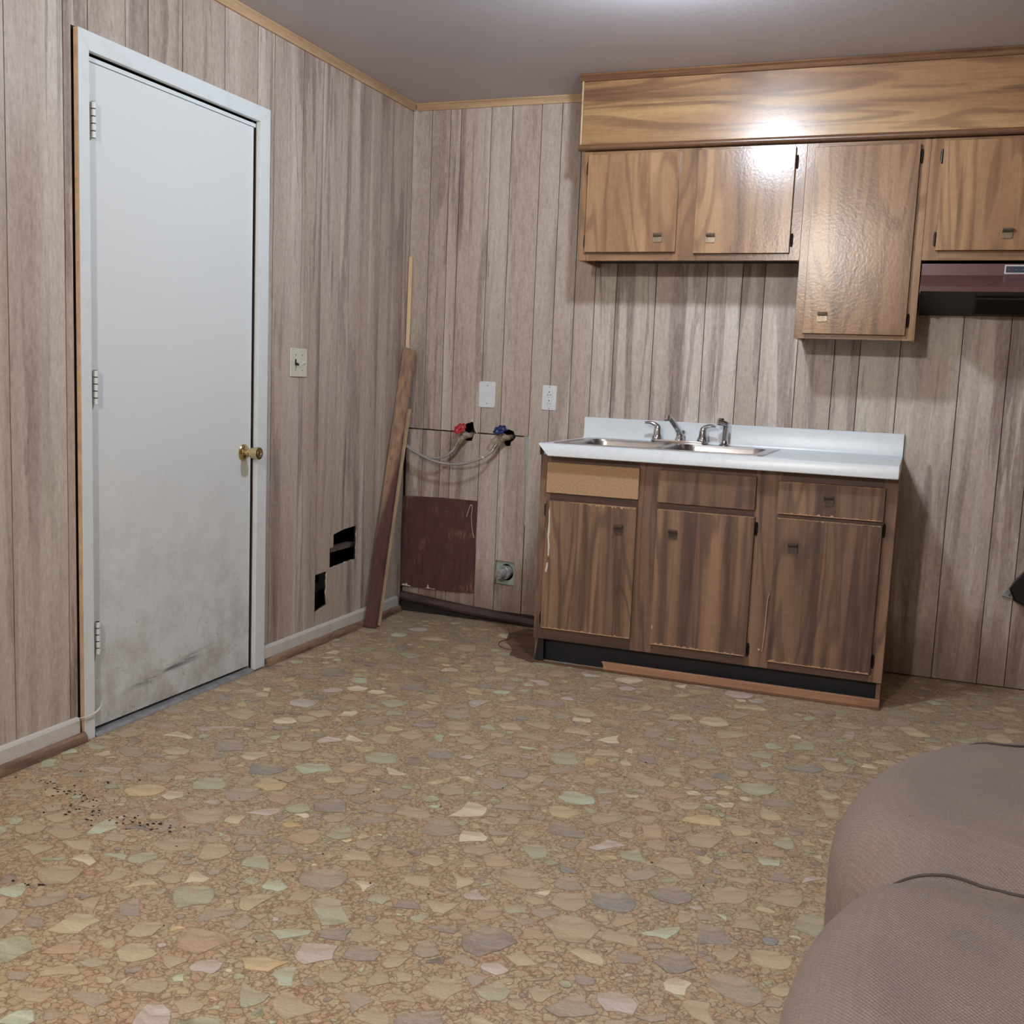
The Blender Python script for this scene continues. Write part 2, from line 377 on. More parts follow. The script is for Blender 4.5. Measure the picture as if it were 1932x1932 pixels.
def sheet(bm, outer, holes, fn, t, w=0.0):
    vs, es = [], []
    for loop in [outer] + list(holes):
        k = len(vs); vs += [Vector(p) for p in loop]; n = len(loop)
        es += [(k + i, k + (i + 1) % n) for i in range(n)]
    r = delaunay_2d_cdt(vs, es, [], 0, 1e-6)
    V, F = r[0], r[2]
    keep = []
    for f in F:
        c = (sum(V[i].x for i in f) / len(f), sum(V[i].y for i in f) / len(f))
        if inpoly(c, outer) and not any(inpoly(c, h) for h in holes): keep.append(f)
    fv = {}; bv = {}
    def gv(d, i, ww):
        if i not in d: d[i] = bm.verts.new(fn(V[i].x, V[i].y, ww))
        return d[i]
    cnt = {}
    for f in keep:
        bm.faces.new([gv(fv, i, w) for i in f])
        for a, b in zip(f, list(f[1:]) + [f[0]]):
            cnt[(a, b)] = 1
    for (a, b) in cnt:
        if (b, a) not in cnt:
            bm.faces.new((gv(fv, b, w), gv(fv, a, w), gv(bv, a, w - t), gv(bv, b, w - t)))
    return bm

FL = lambda u, v, w: (w, u, v)        # left wall plane: u=y, v=z, w=into room
FB = lambda u, v, w: (u, -w, v)       # back wall plane: u=x, v=z, w=into room
FF = lambda u, v, w: (u, v, w)        # floor plane

def crom(pts, k=6, closed=False):
    P = [Vector(p) for p in pts]; n = len(P); out = []
    rng = range(n) if closed else range(n - 1)
    for i in rng:
        p0 = P[(i - 1) % n] if closed or i > 0 else P[i] * 2 - P[i + 1]
        p1 = P[i]; p2 = P[(i + 1) % n]
        p3 = P[(i + 2) % n] if closed or i + 2 < n else p2 * 2 - p1
        for j in range(k):
            t = j / k
            out.append(0.5 * (2 * p1 + (p2 - p0) * t + (2 * p0 - 5 * p1 + 4 * p2 - p3) * t * t + (3 * p1 - p0 - 3 * p2 + p3) * t ** 3))
    if not closed: out.append(P[-1])
    return out

def tube(bm, pts, r, n=8, smooth=6, flat=None):
    P = crom(pts, smooth) if smooth > 1 else [Vector(p) for p in pts]
    R = r if callable(r) else (lambda t: r)
    up = Vector((0, 0, 1)); rings = []
    for i, p in enumerate(P):
        d = (P[min(i + 1, len(P) - 1)] - P[max(i - 1, 0)]).normalized()
        if abs(d.dot(up)) > 0.95: up = Vector((0, 1, 0)) if abs(d.y) < 0.9 else Vector((1, 0, 0))
        a = d.cross(up).normalized(); b = a.cross(d).normalized(); up = b
        rr = R(i / (len(P) - 1)); fa = flat or 1.0
        rings.append([bm.verts.new(p + a * cos(2 * pi * j / n) * rr + b * sin(2 * pi * j / n) * rr * fa) for j in range(n)])
    for i in range(len(rings) - 1):
        for j in range(n):
            bm.faces.new((rings[i][j], rings[i][(j + 1) % n], rings[i + 1][(j + 1) % n], rings[i + 1][j]))
    bm.faces.new(rings[0][::-1]); bm.faces.new(rings[-1])
    return bm

def lathe(bm, prof, org, axis, n=20):
    """prof: (radius, distance along axis)"""
    ax = Vector(axis).normalized(); o = Vector(org)
    a = ax.orthogonal().normalized(); b = ax.cross(a)
    rings = []
    for r, h in prof:
        c = o + ax * h
        rings.append([bm.verts.new(c)] if r < 1e-6 else [bm.verts.new(c + a * cos(2 * pi * j / n) * r + b * sin(2 * pi * j / n) * r) for j in range(n)])
    for A, B in zip(rings, rings[1:]):
        for j in range(n):
            q = [A[j % len(A)], A[(j + 1) % n % len(A)], B[(j + 1) % n % len(B)], B[j % len(B)]]
            q2 = []
            for v in q:
                if v not in q2: q2.append(v)
            if len(q2) > 2: bm.faces.new(q2)
    if len(rings[0]) > 1: bm.faces.new(rings[0][::-1])
    if len(rings[-1]) > 1: bm.faces.new(rings[-1])
    return bm

def rrect(x0, x1, y0, y1, r, k=4):
    o = []
    for cx, cy, a0 in ((x1 - r, y1 - r, 0), (x0 + r, y1 - r, 90), (x0 + r, y0 + r, 180), (x1 - r, y0 + r, 270)):
        for i in range(k + 1):
            a = radians(a0 + 90 * i / k); o.append((cx + r * cos(a), cy + r * sin(a)))
    return o

WL = {}
def link(o, loc, parent):
    COL.objects.link(o)
    WL[o] = Vector(loc)
    if parent is not None:
        o.parent = parent; o.location = Vector(loc) - WL[parent]
    else: o.location = loc
    return o

def obj(name, bm, mat, parent=None, smooth=False, org=None, label=None, angle=40):
    bmesh.ops.recalc_face_normals(bm, faces=bm.faces[:])
    if org is None:
        xs = [v.co.x for v in bm.verts]; ys = [v.co.y for v in bm.verts]; zs = [v.co.z for v in bm.verts]
        org = ((min(xs) + max(xs)) / 2, (min(ys) + max(ys)) / 2, min(zs))
    bmesh.ops.translate(bm, verts=bm.verts[:], vec=-Vector(org))
    me = bpy.data.meshes.new(name); bm.to_mesh(me); bm.free()
    for m in (mat if isinstance(mat, (list, tuple)) else [mat]): me.materials.append(M[m] if isinstance(m, str) else m)
    if smooth:
        me.polygons.foreach_set('use_smooth', [True] * len(me.polygons))
        me.set_sharp_from_angle(angle=radians(angle))
    o = bpy.data.objects.new(name, me)
    link(o, org, parent)
    if label: o['label'] = label
    return o

def thing(name, label, cat, loc, group=None):
    o = bpy.data.objects.new(name, None); o.empty_display_size = 0.05
    link(o, loc, None); o['label'] = label; o['category'] = cat
    if group: o['group'] = group
    return o

def struct(name, loc=(0, 0, 0)):
    o = bpy.data.objects.new(name, None); o.empty_display_size = 0.05
    link(o, loc, None); o['kind'] = 'structure'
    return o

def tag(o, label, cat, group=None):
    o['label'] = label; o['category'] = cat
    if group: o['group'] = group
    return o

def jag(fn, p0, p1, h0, h1, n, seed, t=0.0012, w=0.0, taper=True):
    """ragged strip along p0-p1, growing to the left of that direction"""
    R = random.Random(seed); p0 = Vector(p0); p1 = Vector(p1); d = p1 - p0; q = Vector((-d.y, d.x)).normalized()
    lo = [p0 + d * (i / n) for i in range(n + 1)]
    hi = []
    for i in range(n + 1):
        h = h0 + (h1 - h0) * R.random() ** 4
        if taper and i in (0, n): h = h0 * 0.3
        hi.append(p0 + d * ((i + (R.random() - 0.5) * 0.5 * (0 < i < n)) / n) + q * h)
    bm = new()
    A = [bm.verts.new(fn(p.x, p.y, w)) for p in lo]; B = [bm.verts.new(fn(p.x, p.y, w)) for p in hi]
    A2 = [bm.verts.new(fn(p.x, p.y, w + t)) for p in lo]; B2 = [bm.verts.new(fn(p.x, p.y, w + t)) for p in hi]
    for i in range(n):
        bm.faces.new((A2[i], A2[i + 1], B2[i + 1], B2[i]))
        bm.faces.new((A[i], A[i + 1], A2[i + 1], A2[i])); bm.faces.new((B[i], B2[i], B2[i + 1], B[i + 1]))
    return bm

# ------------------------------------------------------------------ room shell
X1, Y1 = 4.3, -6.6             # room extents (right wall, rear wall)
DY0, DY1, DZ = -2.112, -1.256, 2.060    # door opening
bm = new(); box(bm, -0.14, X1 + 0.14, Y1 - 0.14, 0.16, -0.06, -0.0008)
floor = obj('floor', bm, 'matrix', org=(0, 0, 0)); floor['kind'] = 'structure'
bm = new(); box(bm, -0.14, X1 + 0.14, Y1 - 0.14, 0.16, H, H + 0.08)
ceil = obj('ceiling', bm, 'ceiling', org=(0, 0, H)); ceil['kind'] = 'structure'
bm = new(); box(bm, X1, X1 + 0.1, Y1, 0, 0, H); o = obj('wall_right', bm, 'plaster_wall'); o['kind'] = 'structure'
bm = new(); box(bm, 0, X1, Y1 - 0.1, Y1, 0, H); o = obj('wall_rear', bm, 'plaster_wall'); o['kind'] = 'structure'

# --- left wall: backing with the door opening and the two broken holes, then the grooved planks
plank_hole = [(-2.167, -0.1), (DY1, -0.1), (DY1, DZ), (-2.117, DZ), (-2.117, 2.116), (-2.167, 2.116)]
door_hole = [(DY0, -0.1), (DY1, -0.1), (DY1, DZ), (DY0, DZ)]
hole1 = [(-.655, .460), (-.60, .469), (-.56, .474), (-.455, .477), (-.450, .40), (-.453, .322), (-.50, .324), (-.56, .319), (-.62, .318), (-.685, .313), (-.687, .402), (-.657, .405)]
hole2 = [(-.800, .303), (-.706, .306), (-.708, .26), (-.703, .22), (-.706, .19), (-.697, .157), (-.75, .150), (-.800, .137)]
wl = struct('wall_left')
bm = new(); sheet(bm, [(Y1, 0), (0, 0), (0, H), (Y1, H)], [door_hole, hole1, hole2], FL, 0.006, -0.007)
obj('backing_board', bm, 'backing', wl)
bm = new(); box(bm, -0.14, -0.115, Y1, 0.16, 0, H); obj('outer_skin', bm, 'backing', wl)
bm = new(); box(bm, -0.075, -0.035, -0.70, -0.40, 0.372, 0.392); box(bm, -0.09, -0.055, -0.655, -0.615, 0.30, 0.60)
obj('stud_blocking', bm, 'stud', wl)
gl = [-2.405, -2.197, -2.100, -1.943, -1.840, -1.675, -1.450, -1.254, -1.147, -.949, -.801, -.655, -.570, -.401, -.300, -.203]
R = random.Random(4); y = -2.405; extra = []
while y > Y1 + 0.25:
    y -= R.choice((.10, .15, .2, .23)); extra.append(y)
gl = [Y1] + extra[::-1] + gl + [0.0008]
for a, b in zip(gl, gl[1:]):
    g = 0.0018
    if a > -2.118 and b < -1.25:
        if b - a < 0.01: continue
    outer = [(a + g, 0.002), (b - g, 0.002), (b - g, H - 0.002), (a + g, H - 0.002)]
    hs = [h for h in (plank_hole, hole1, hole2) if min(p[0] for p in h) < b and max(p[0] for p in h) > a]
    if a >= DY0 and b <= DY1: outer = [(a + g, DZ), (b - g, DZ), (b - g, H - 0.002), (a + g, H - 0.002)]; hs = []
    bm = new(); sheet(bm, outer, hs, FL, 0.005, 0.0)
    obj('plank', bm, 'panel', wl, org=(0, a, 0))
# ragged white paper and splinters round the holes
for k, (p0, p1, a, b, n) in enumerate([((-.452, .324), (-.452, .470), .002, .010, 9), ((-.685, .314), (-.455, .322), .001, .007, 16),
                                       ((-.706, .16), (-.708, .30), .002, .012, 12), ((-.687, .402), (-.657, .404), .002, .012, 5)]):
    obj('torn_edge', jag(FL, p0, p1, a, b, n, 20 + k, 0.002, -0.003), 'torn', wl)

# --- back wall
wb = struct('wall_back')
cut_v1 = [(.318, .925), (.325, .945), (.345, .950), (.362, .958), (.366, .930), (.374, .908), (.366, .885), (.358, .864), (.328, .864), (.320, .885)]
cut_v2 = [(.515, .915), (.545, .930), (.570, .922), (.583, .895), (.572, .88), (.560, .872), (.556, .852), (.535, .850), (.52, .875)]
cut_dr = [(.505, .302), (.606, .298), (.605, .185), (.507, .187)]
bm = new(); sheet(bm, [(0, 0), (X1, 0), (X1, H), (0, H)], [cut_v1, cut_v2, cut_dr], FB, 0.006, -0.008)
obj('backing_board', bm, 'backing', wb)
bm = new(); box(bm, -0.14, X1, 0.13, 0.155, 0, H); obj('outer_skin', bm, 'backing', wb)
gb = [-0.0006, .100, .194, .248, .400, .502, .645, .742, .839, .934, 1.034, 1.214, 1.437, 1.589, 1.683, 1.838, 1.989, 2.091, 2.247, 2.478, 2.652, 2.755, 2.87, 3.08, 3.25, 3.46, 3.6, 3.84, 4.0, X1]
SEAM = .908
def botz(x): return 0.092 - 0.085 * min(x, .75) / .75 if x < .75 else 0.004
for a, b in zip(gb, gb[1:]):
    g = 0.0016
    hs = [h for h in (cut_v1, cut_v2, cut_dr) if min(p[0] for p in h) < b and max(p[0] for p in h) > a]
    sm = lambda x: SEAM - (x - 0.0) * 0.010
    if b <= .646:      # split at the saw cut above the washer box
        bb = b - g
        bm = new(); sheet(bm, [(a + g, sm(a) + .003), (bb, sm(b) + .0015), (bb, H - .002), (a + g, H - .002)], hs, FB, 0.005)
        obj('plank', bm, 'panel', wb, org=(a, 0, sm(a)))
        if b > .64:
            lowp = [(a + g, botz(a)), (.6425, botz(b)), (.6425, .45), (.640, .62), (.6285, sm(b) - .004), (a + g, sm(a) - .004)]
        else:
            lo = a + g if a > .05 else .013
            lowp = [(lo, botz(a)), (bb, botz(b)), (bb, sm(b) - .004), (lo, sm(a) - .004)]
        bm = new(); sheet(bm, lowp, hs, FB, 0.005, 0.001)
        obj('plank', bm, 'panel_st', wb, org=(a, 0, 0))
    else:
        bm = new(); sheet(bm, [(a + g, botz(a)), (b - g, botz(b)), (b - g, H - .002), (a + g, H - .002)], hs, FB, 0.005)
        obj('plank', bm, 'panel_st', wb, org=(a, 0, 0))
bm = new(); prism(bm, [(.622, .48), (.650, .48), (.650, .905), (.622, .905)], FB, -0.0075, -0.0045)
obj('green_drywall_strip', bm, 'teal', wb, label='pale green drywall showing in the saw cut')
# drywall behind the drain cutout
bm = new()
circ = [(.560 + .036 * cos(a * pi / 12), .246 + .040 * sin(a * pi / 12)) for a in range(24)]
sheet(bm, [(.49, .17), (.62, .17), (.62, .315), (.49, .315)], [circ], FB, 0.012, -0.010)
obj('drywall_patch', bm, 'teal', wb)
for k, (p0, p1, a, b, n) in enumerate([((.365, .972), (.345, .957), .003, .016, 4), ((.39, .895), (.378, .925), .002, .012, 5), ((.507, .187), (.585, .184), .001, .006, 8)]):
    obj('torn_edge', jag(FB, p0, p1, a, b, n, 40 + k, 0.002, 0.001), 'torn' if k < 2 else 'maroon', wb)

# ------------------------------------------------------------------ floor stones
R = random.Random(11)
def stones():
    pts = []; grid = {}; cs = 0.07
    def near(x, y):
        i, j = int(x / cs), int(y / cs)
        for a in range(i - 2, i + 3):
            for b in range(j - 2, j + 3):
                for q in grid.get((a, b), ()): yield q
    def put(r, tries, k):
        for _ in range(tries):
            x = R.uniform(0.02, 3.35); y = R.uniform(-4.3, 0.0)
            if all((x - q[0]) ** 2 + (y - q[1]) ** 2 > ((r + q[2]) * k) ** 2 for q in near(x, y)):
                rr = r * R.uniform(.9, 1.1); q = (x, y, rr); pts.append(q); grid.setdefault((int(x / cs), int(y / cs)), []).append(q)
    put(.060, 420, 1.0); put(.044, 1800, .92); put(.031, 5200, .88); put(.021, 9000, .86); put(.0125, 12000, .86)
    out = []
    for (x, y, r) in pts:
        P = [(x + r * 1.35 * cos(a * pi / 8), y + r * 1.35 * sin(a * pi / 8)) for a in range(16)]
        for (qx, qy, qr) in near(x, y):
            dx, dy = qx - x, qy - y; d2 = dx * dx + dy * dy
            if d2 < 1e-9: continue
            c = (d2 + r * r - qr * qr) / 2 + dx * x + dy * y
            N = []
            for i in range(len(P)):
                a, b = P[i - 1], P[i]
                da = dx * a[0] + dy * a[1] - c; db = dx * b[0] + dy * b[1] - c
                if (da <= 0) != (db <= 0):
                    t = da / (da - db); N.append((a[0] + (b[0] - a[0]) * t, a[1] + (b[1] - a[1]) * t))
                if db <= 0: N.append(b)
            P = N
            if len(P) < 3: break
        if len(P) < 3: continue
        cx = sum(p[0] for p in P) / len(P); cy = sum(p[1] for p in P) / len(P)
        # simplify to an angular outline, shrink and jitter
        ang = sorted(R.uniform(0, 2 * pi) for _ in range(R.choice((5, 6, 6, 7, 8))))
        Q = []
        if len(P) > 7:
            keep = sorted(R.sample(range(len(P)), max(5, int(len(P) * R.uniform(.5, .75)))))
            P = [P[i] for i in keep]
        gap = R.uniform(.0025, .008)
        el = R.uniform(0.68, 1.0); th = R.gauss(0.15, 0.5)
        for p in P:
            dx, dy = p[0] - cx, p[1] - cy; L = math.hypot(dx, dy)
            s = max(.3, 1 - gap / max(L, .004)) * R.uniform(.93, 1.03)
            dx *= s; dy *= s
            u = dx * cos(th) + dy * sin(th); w = (-dx * sin(th) + dy * cos(th)) * el
            Q.append((max(.024, cx + u * cos(th) - w * sin(th)), min(-.003, cy + u * sin(th) + w * cos(th))))
        out.append((cx, cy, r, Q))
    return out
TONES = [((178, 161, 131), 34), ((188, 172, 136), 15), ((164, 149, 130), 26), ((197, 182, 146), 9), ((216, 204, 172), 5), ((172, 170, 142), 13),
         ((188, 194, 166), 5), ((152, 139, 128), 13), ((182, 155, 126), 8), ((144, 139, 132), 3), ((198, 184, 172), 4), ((204, 180, 136), 3)]
TP = [c for c, w in TONES for _ in range(w)]
def add_stone(bm, layer, Q, tone, top):
    # roughen the outline, then a thin dark rim round a lighter face
    P = []; n0 = len(Q)
    for i in range(n0):
        a, b = Q[i], Q[(i + 1) % n0]; dx, dy = b[0] - a[0], b[1] - a[1]; L = math.hypot(dx, dy)
        P.append(a)
        if L > .012:
            k = R.uniform(-.10, .13); P.append((a[0] + dx * .5 + dy * k, a[1] + dy * .5 - dx * k))
    cx = sum(p[0] for p in P) / len(P); cy = sum(p[1] for p in P) / len(P)
    a = [bm.verts.new((p[0], p[1], -0.0009)) for p in P]; b = [bm.verts.new((p[0], p[1], top)) for p in P]
    c = []
    for p in P:
        L = max(.002, math.hypot(p[0] - cx, p[1] - cy)); s = 1 - min(.35, .0022 / L); c.append(bm.verts.new((cx + (p[0] - cx) * s, cy + (p[1] - cy) * s, top)))
    n = len(P); q = R.choice((.55, .6, .75, .9)); dk = (tone[0] * q, tone[1] * q * .92, tone[2] * q * .88, 1.0)
    fs = [(bm.faces.new(c), tone)]
    for i in range(n):
        j = (i + 1) % n
        fs.append((bm.faces.new((a[i], a[j], b[j], b[i])), dk)); fs.append((bm.faces.new((b[i], b[j], c[j], c[i])), dk))
    for f, t in fs:
        for l in f.loops: l[layer] = t
def pix(x, y, z=0.0):
    d = Vector((x, y, z)) - CAM_POS; w = d.dot(fw)
    if w < .2: return None
    return 966 + FPX * d.dot(r2) / w, 966 - FPX * d.dot(u2) / w
SOFA_BOX = (2.30, 3.3, -4.4, -2.2)
ranked = []; rest = []
for (cx, cy, r, Q) in stones():
    if r < .014 and R.random() < .25: continue
    c = R.choice(TP); k = R.uniform(.92, 1.08) * (1.06 if r < .018 else 1.0)
    tone = tuple(min(1.0, v * k) for v in lin(c)[:3]) + (1.0,)
    px = [pix(*q) for q in Q]; area = 0
    if all(px) and all(-10 < p[0] < 1942 and -10 < p[1] < 1942 for p in px) and not (SOFA_BOX[0] < cx < SOFA_BOX[1] and SOFA_BOX[2] < cy < SOFA_BOX[3]) and not (cx > .92 and cy > -.56):
        area = abs(sum(px[i - 1][0] * px[i][1] - px[i][0] * px[i - 1][1] for i in range(len(px)))) / 2
    ranked.append((area, Q, tone))
ranked.sort(key=lambda s: -s[0])
for area, Q, tone in ranked[:300]:
    bm = new(); ly = bm.loops.layers.float_color.new('tone'); add_stone(bm, ly, Q, tone, -0.0001)
    obj('stone', bm, 'stone', floor, org=(sum(q[0] for q in Q) / len(Q), sum(q[1] for q in Q) / len(Q), 0))
bm = new(); ly = bm.loops.layers.float_color.new('tone')
for area, Q, tone in ranked[300:]: add_stone(bm, ly, Q, tone, -0.0001)
o = obj('stone_chips', bm, 'stone', floor, org=(1.5, -2, 0)); o['kind'] = 'stuff'
# brown vinyl patch left of the base cabinet
bm = new(); prism(bm, [(.70, -.06), (.66, -.19), (.70, -.33), (.775, -.44), (.80, -.54), (.925, -.605), (.94, -.55), (.94, -.02)], FF, -0.0006, 0.0012)
obj('vinyl_patch', bm, 'patch', floor, label='brown woodgrain vinyl patch')

# ------------------------------------------------------------------ mouldings and baseboards
def crown(name, p0, p1, inward, mat):
    t = struct(name, p0)
    bm = new(); d = Vector(inward); rings = []
    prof = [(0, 0), (0.026, 0), (0.026, -.004), (0.020, -.010), (0.012, -.022), (0.009, -.030), (0, -.030)]
    for p in (p0, p1):
        rings.append([bm.verts.new(Vector(p) + d * u + Vector((0, 0, v))) for u, v in prof])
    n = len(prof)
    for i in range(n): bm.faces.new((rings[0][i], rings[0][(i + 1) % n], rings[1][(i + 1) % n], rings[1][i]))
    bm.faces.new(rings[0]); bm.faces.new(rings[1][::-1])
    obj('moulding_strip', bm, mat, t)
crown('trim_1', (0.0, Y1, H - .0005), (0.0, 0, H - .0005), (1, 0, 0), 'mould')
crown('trim_2', (0.026, 0, H - .0005), (0.925, 0, H - .0005), (0, -1, 0), 'mould_x')

bl = struct('baseboard_left')
for a, b in ((Y1, -2.172), (-1.193, -0.05)):
    bm = new(); prism(bm, [(0.001, .0), (.014, .0), (.014, .070), (.010, .078), (.001, .080)], lambda u, v, w: (u, w, v), a, b, .001)
    obj('base_board', bm, 'basewhite', bl, label='dirty white board')
    prof = [(.0145, 0.0)] + [(.0145 + .016 * cos(t * pi / 8), .030 * sin(t * pi / 8) + .001) for t in range(5)]
    bm = new(); prism(bm, prof, lambda u, v, w: (u, w, v), a + (0.004 if a > -3 else 0), b + .015)
    obj('shoe_moulding', bm, 'shoe', bl, label='worn brown shoe moulding')
bk = struct('baseboard_back')
bm = new()
def bb(x, z, y): return (x, y, z)
for i in range(1):
    prof0 = [(-.002, .098), (-.020, .094), (-.034, .072), (-.030, .060), (-.002, .066)]
    P0 = [bm.verts.new((0.0165, yy, zz)) for yy, zz in prof0]; P1 = [bm.verts.new((.36, yy, zz - .032)) for yy, zz in prof0]
    P2 = [bm.verts.new((.905, yy, zz - .066)) for yy, zz in prof0]
    for A, B in ((P0, P1), (P1, P2)):
        for j in range(5): bm.faces.new((A[j], A[(j + 1) % 5], B[(j + 1) % 5], B[j]))
    bm.faces.new(P0); bm.faces.new(P2[::-1])
obj('warped_board', bm, 'dark_base', bk, label='dark warped board sagging to the right')
bm = new(); box(bm, 0.016, .92, -.004, .006, 0, .055); obj('base_void_board', bm, 'backing', bk)

# ------------------------------------------------------------------ door
d1 = struct('door_1', (0, -1.68, 0))
bm = new(); box(bm, -.040, -.004, -2.1005, -1.2710, .021, 2.036, .0015)
leaf = obj('door_leaf', bm, 'door', d1, org=(-.02, -1.68, 0.014))
bm = new(); box(bm, -.11, -.001, DY0, DY0 + .009, 0, DZ); box(bm, -.11, -.014, DY1 - .006, DY1, 0, DZ); box(bm, -.11, -.004, DY0, DY1, 2.0385, 2.051); box(bm, -.11, -.06, DY0, DY1, 2.051, DZ)
box(bm, -.06, -.042, DY0 + .009, DY0 + .02, 0, 2.046); box(bm, -.06, -.042, DY1 - .02, DY1 - .006, 0, 2.046)
obj('jamb', bm, 'casing', d1)
bm = new(); prism(bm, [(-2.157, 0), (-2.116, 0), (-2.116, 2.058), (-2.157, 2.112)], FL, 0.0165, 0.019)
obj('casing_left', bm, 'casing', d1).name = 'casing'
bm = new(); prism(bm, [(-2.157, 0), (-2.116, 0), (-2.116, 2.058), (-2.157, 2.112)], FL, 0.0005, 0.0165)
obj('casing_edge', bm, 'edge_wood', d1, label='bare tan wood edge of the casing')
bm = new(); prism(bm, [(-2.157, 2.1125), (-2.116, 2.0585), (-1.261, 2.0585), (-1.199, 2.1125)], FL, 0.0005, 0.019, .0012)
obj('casing', bm, 'casing', d1)
bm = new(); prism(bm, [(-1.261, 0.004), (-1.199, 0.004), (-1.199, 2.112), (-1.261, 2.058)], FL, 0.0005, 0.019, .0012)
obj('casing', bm, 'casing', d1)
bm = new(); prism(bm, [(-.105, .0), (.020, .0), (.012, .009), (-.03, .013), (-.105, .013)], lambda u, v, w: (u, w, v), -2.108, -1.266)
obj('threshold', bm, 'alu', d1, label='scuffed grey metal threshold')
for zc in (1.872, 1.090, .312):
    bm = new()
    for k in range(5):
        lathe(bm, [(.0078, 0), (.0078, .0178)], (0.0075, -2.088, zc - .0515 + k * .021), (0, 0, 1), 12)
    box(bm, -.0045, -.0025, -2.092, -2.064, zc - .052, zc + .052)
    hg = obj('hinge', bm, 'casing', d1, smooth=True)
    obj('hinge_pin', lathe(new(), [(.0062, 0), (.0062, .1035)], (0.0072, -2.0882, zc - .0515), (0, 0, 1), 10), 'slot', hg)
kn = obj('rosette', lathe(new(), [(.0, -.001), (.031, 0), (.031, .004), (.026, .009), (.016, .011), (.012, .013), (0, .013)], (-.004, -1.318, .853), (1, 0, 0), 28), 'brass', d1, smooth=True)
obj('doorknob', lathe(new(), [(.011, .010), (.011, .026), (.015, .030), (.019, .036), (.0225, .060), (.0245, .066), (.0225, .0715), (.014, .0715), (.0125, .069), (.0065, .069), (.006, .0715), (0, .0715)],
                     (-.004, -1.318, .853), (1, 0, 0), 28), 'brass', d1, smooth=True, label='brass cup-shaped knob')

# ------------------------------------------------------------------ small wall fittings
def screw(p, ax, parent, r=.003):
    return obj('screw', lathe(new(), [(r, 0), (r, .0012), (r * .6, .002), (0, .002)], p, ax, 8), 'screw', parent)
t = thing('light_switch', 'cream two-gang switch plate with black toggle on the left paneled wall', 'light switch', (0, -.962, 1.14))
bm = new(); prism(bm, rrect(-1.022, -.902, 1.139, 1.252, .004), FL, 0, .006, .002); obj('plate', bm, 'cream_pl', t)
bm = new(); box(bm, .0055, .0066, -.992, -.983, 1.186, 1.209); obj('toggle_slot', bm, 'slot', t)
bm = new(); prism(bm, [(.006, 1.186), (.020, 1.184), (.021, 1.191), (.006, 1.198)], lambda u, v, w: (u, w, v), -.992, -.983, .001); obj('toggle', bm, 'black', t, label='black toggle')
bm = new(); box(bm, .0055, .0066, -.942, -.934, 1.186, 1.207); obj('toggle_slot', bm, 'cream_pl', t)
bm = new(); prism(bm, [(.006, 1.194), (.018, 1.203), (.020, 1.197), (.006, 1.187)], lambda u, v, w: (u, w, v), -.941, -.935, .001); obj('toggle', bm, 'white_pl', t, label='white toggle')
for yy in (-.9875, -.938):
    for zz in (1.166, 1.226): screw((.006, yy, zz), (1, 0, 0), t)

t = thing('blank_wall_plate', 'blank white rounded cover plate above the red valve', 'wall plate', (.429, 0, 1.024))
bm = new(); prism(bm, rrect(.387, .472, 1.026, 1.149, .010), FB, 0, .005, .002); obj('plate', bm, 'white_pl', t)
screw((.431, -.005, 1.047), (0, -1, 0), t); screw((.431, -.005, 1.130), (0, -1, 0), t)

t = thing('wall_outlet', 'white double outlet tilted slightly left of the sink counter', 'outlet', (.741, 0, 1.03))
def rot(c, a): return lambda u, v, w: FB(c[0] + (u - c[0]) * cos(a) - (v - c[1]) * sin(a), c[1] + (u - c[0]) * sin(a) + (v - c[1]) * cos(a), w)
fo = rot((.741, 1.086), -0.02)
bm = new(); prism(bm, rrect(.706, .776, 1.029, 1.143, .003), fo, 0, .005, .0015); obj('plate', bm, 'white_pl', t)
for zc in (1.066, 1.106):
    bm = new(); prism(bm, rrect(.726, .756, zc - .017, zc + .017, .004), fo, .0045, .0068, .0006); f = obj('receptacle', bm, 'white_pl', t)
    bm = new()
    box(bm, .734, .7362, -.0074, -.0066, zc - .011, zc - .002); box(bm, .7455, .7477, -.0074, -.0066, zc - .010, zc - .003)
    lathe(bm, [(.0028, 0), (.0028, .0007)], (.741, -.0067, zc + .007), (0, -1, 0), 10)
    obj('slots', bm, 'slot', f, org=(.741, 0, zc))
screw((.741, -.005, 1.136), (0, -1, 0), t); screw((.741, -.005, 1.036), (0, -1, 0), t)

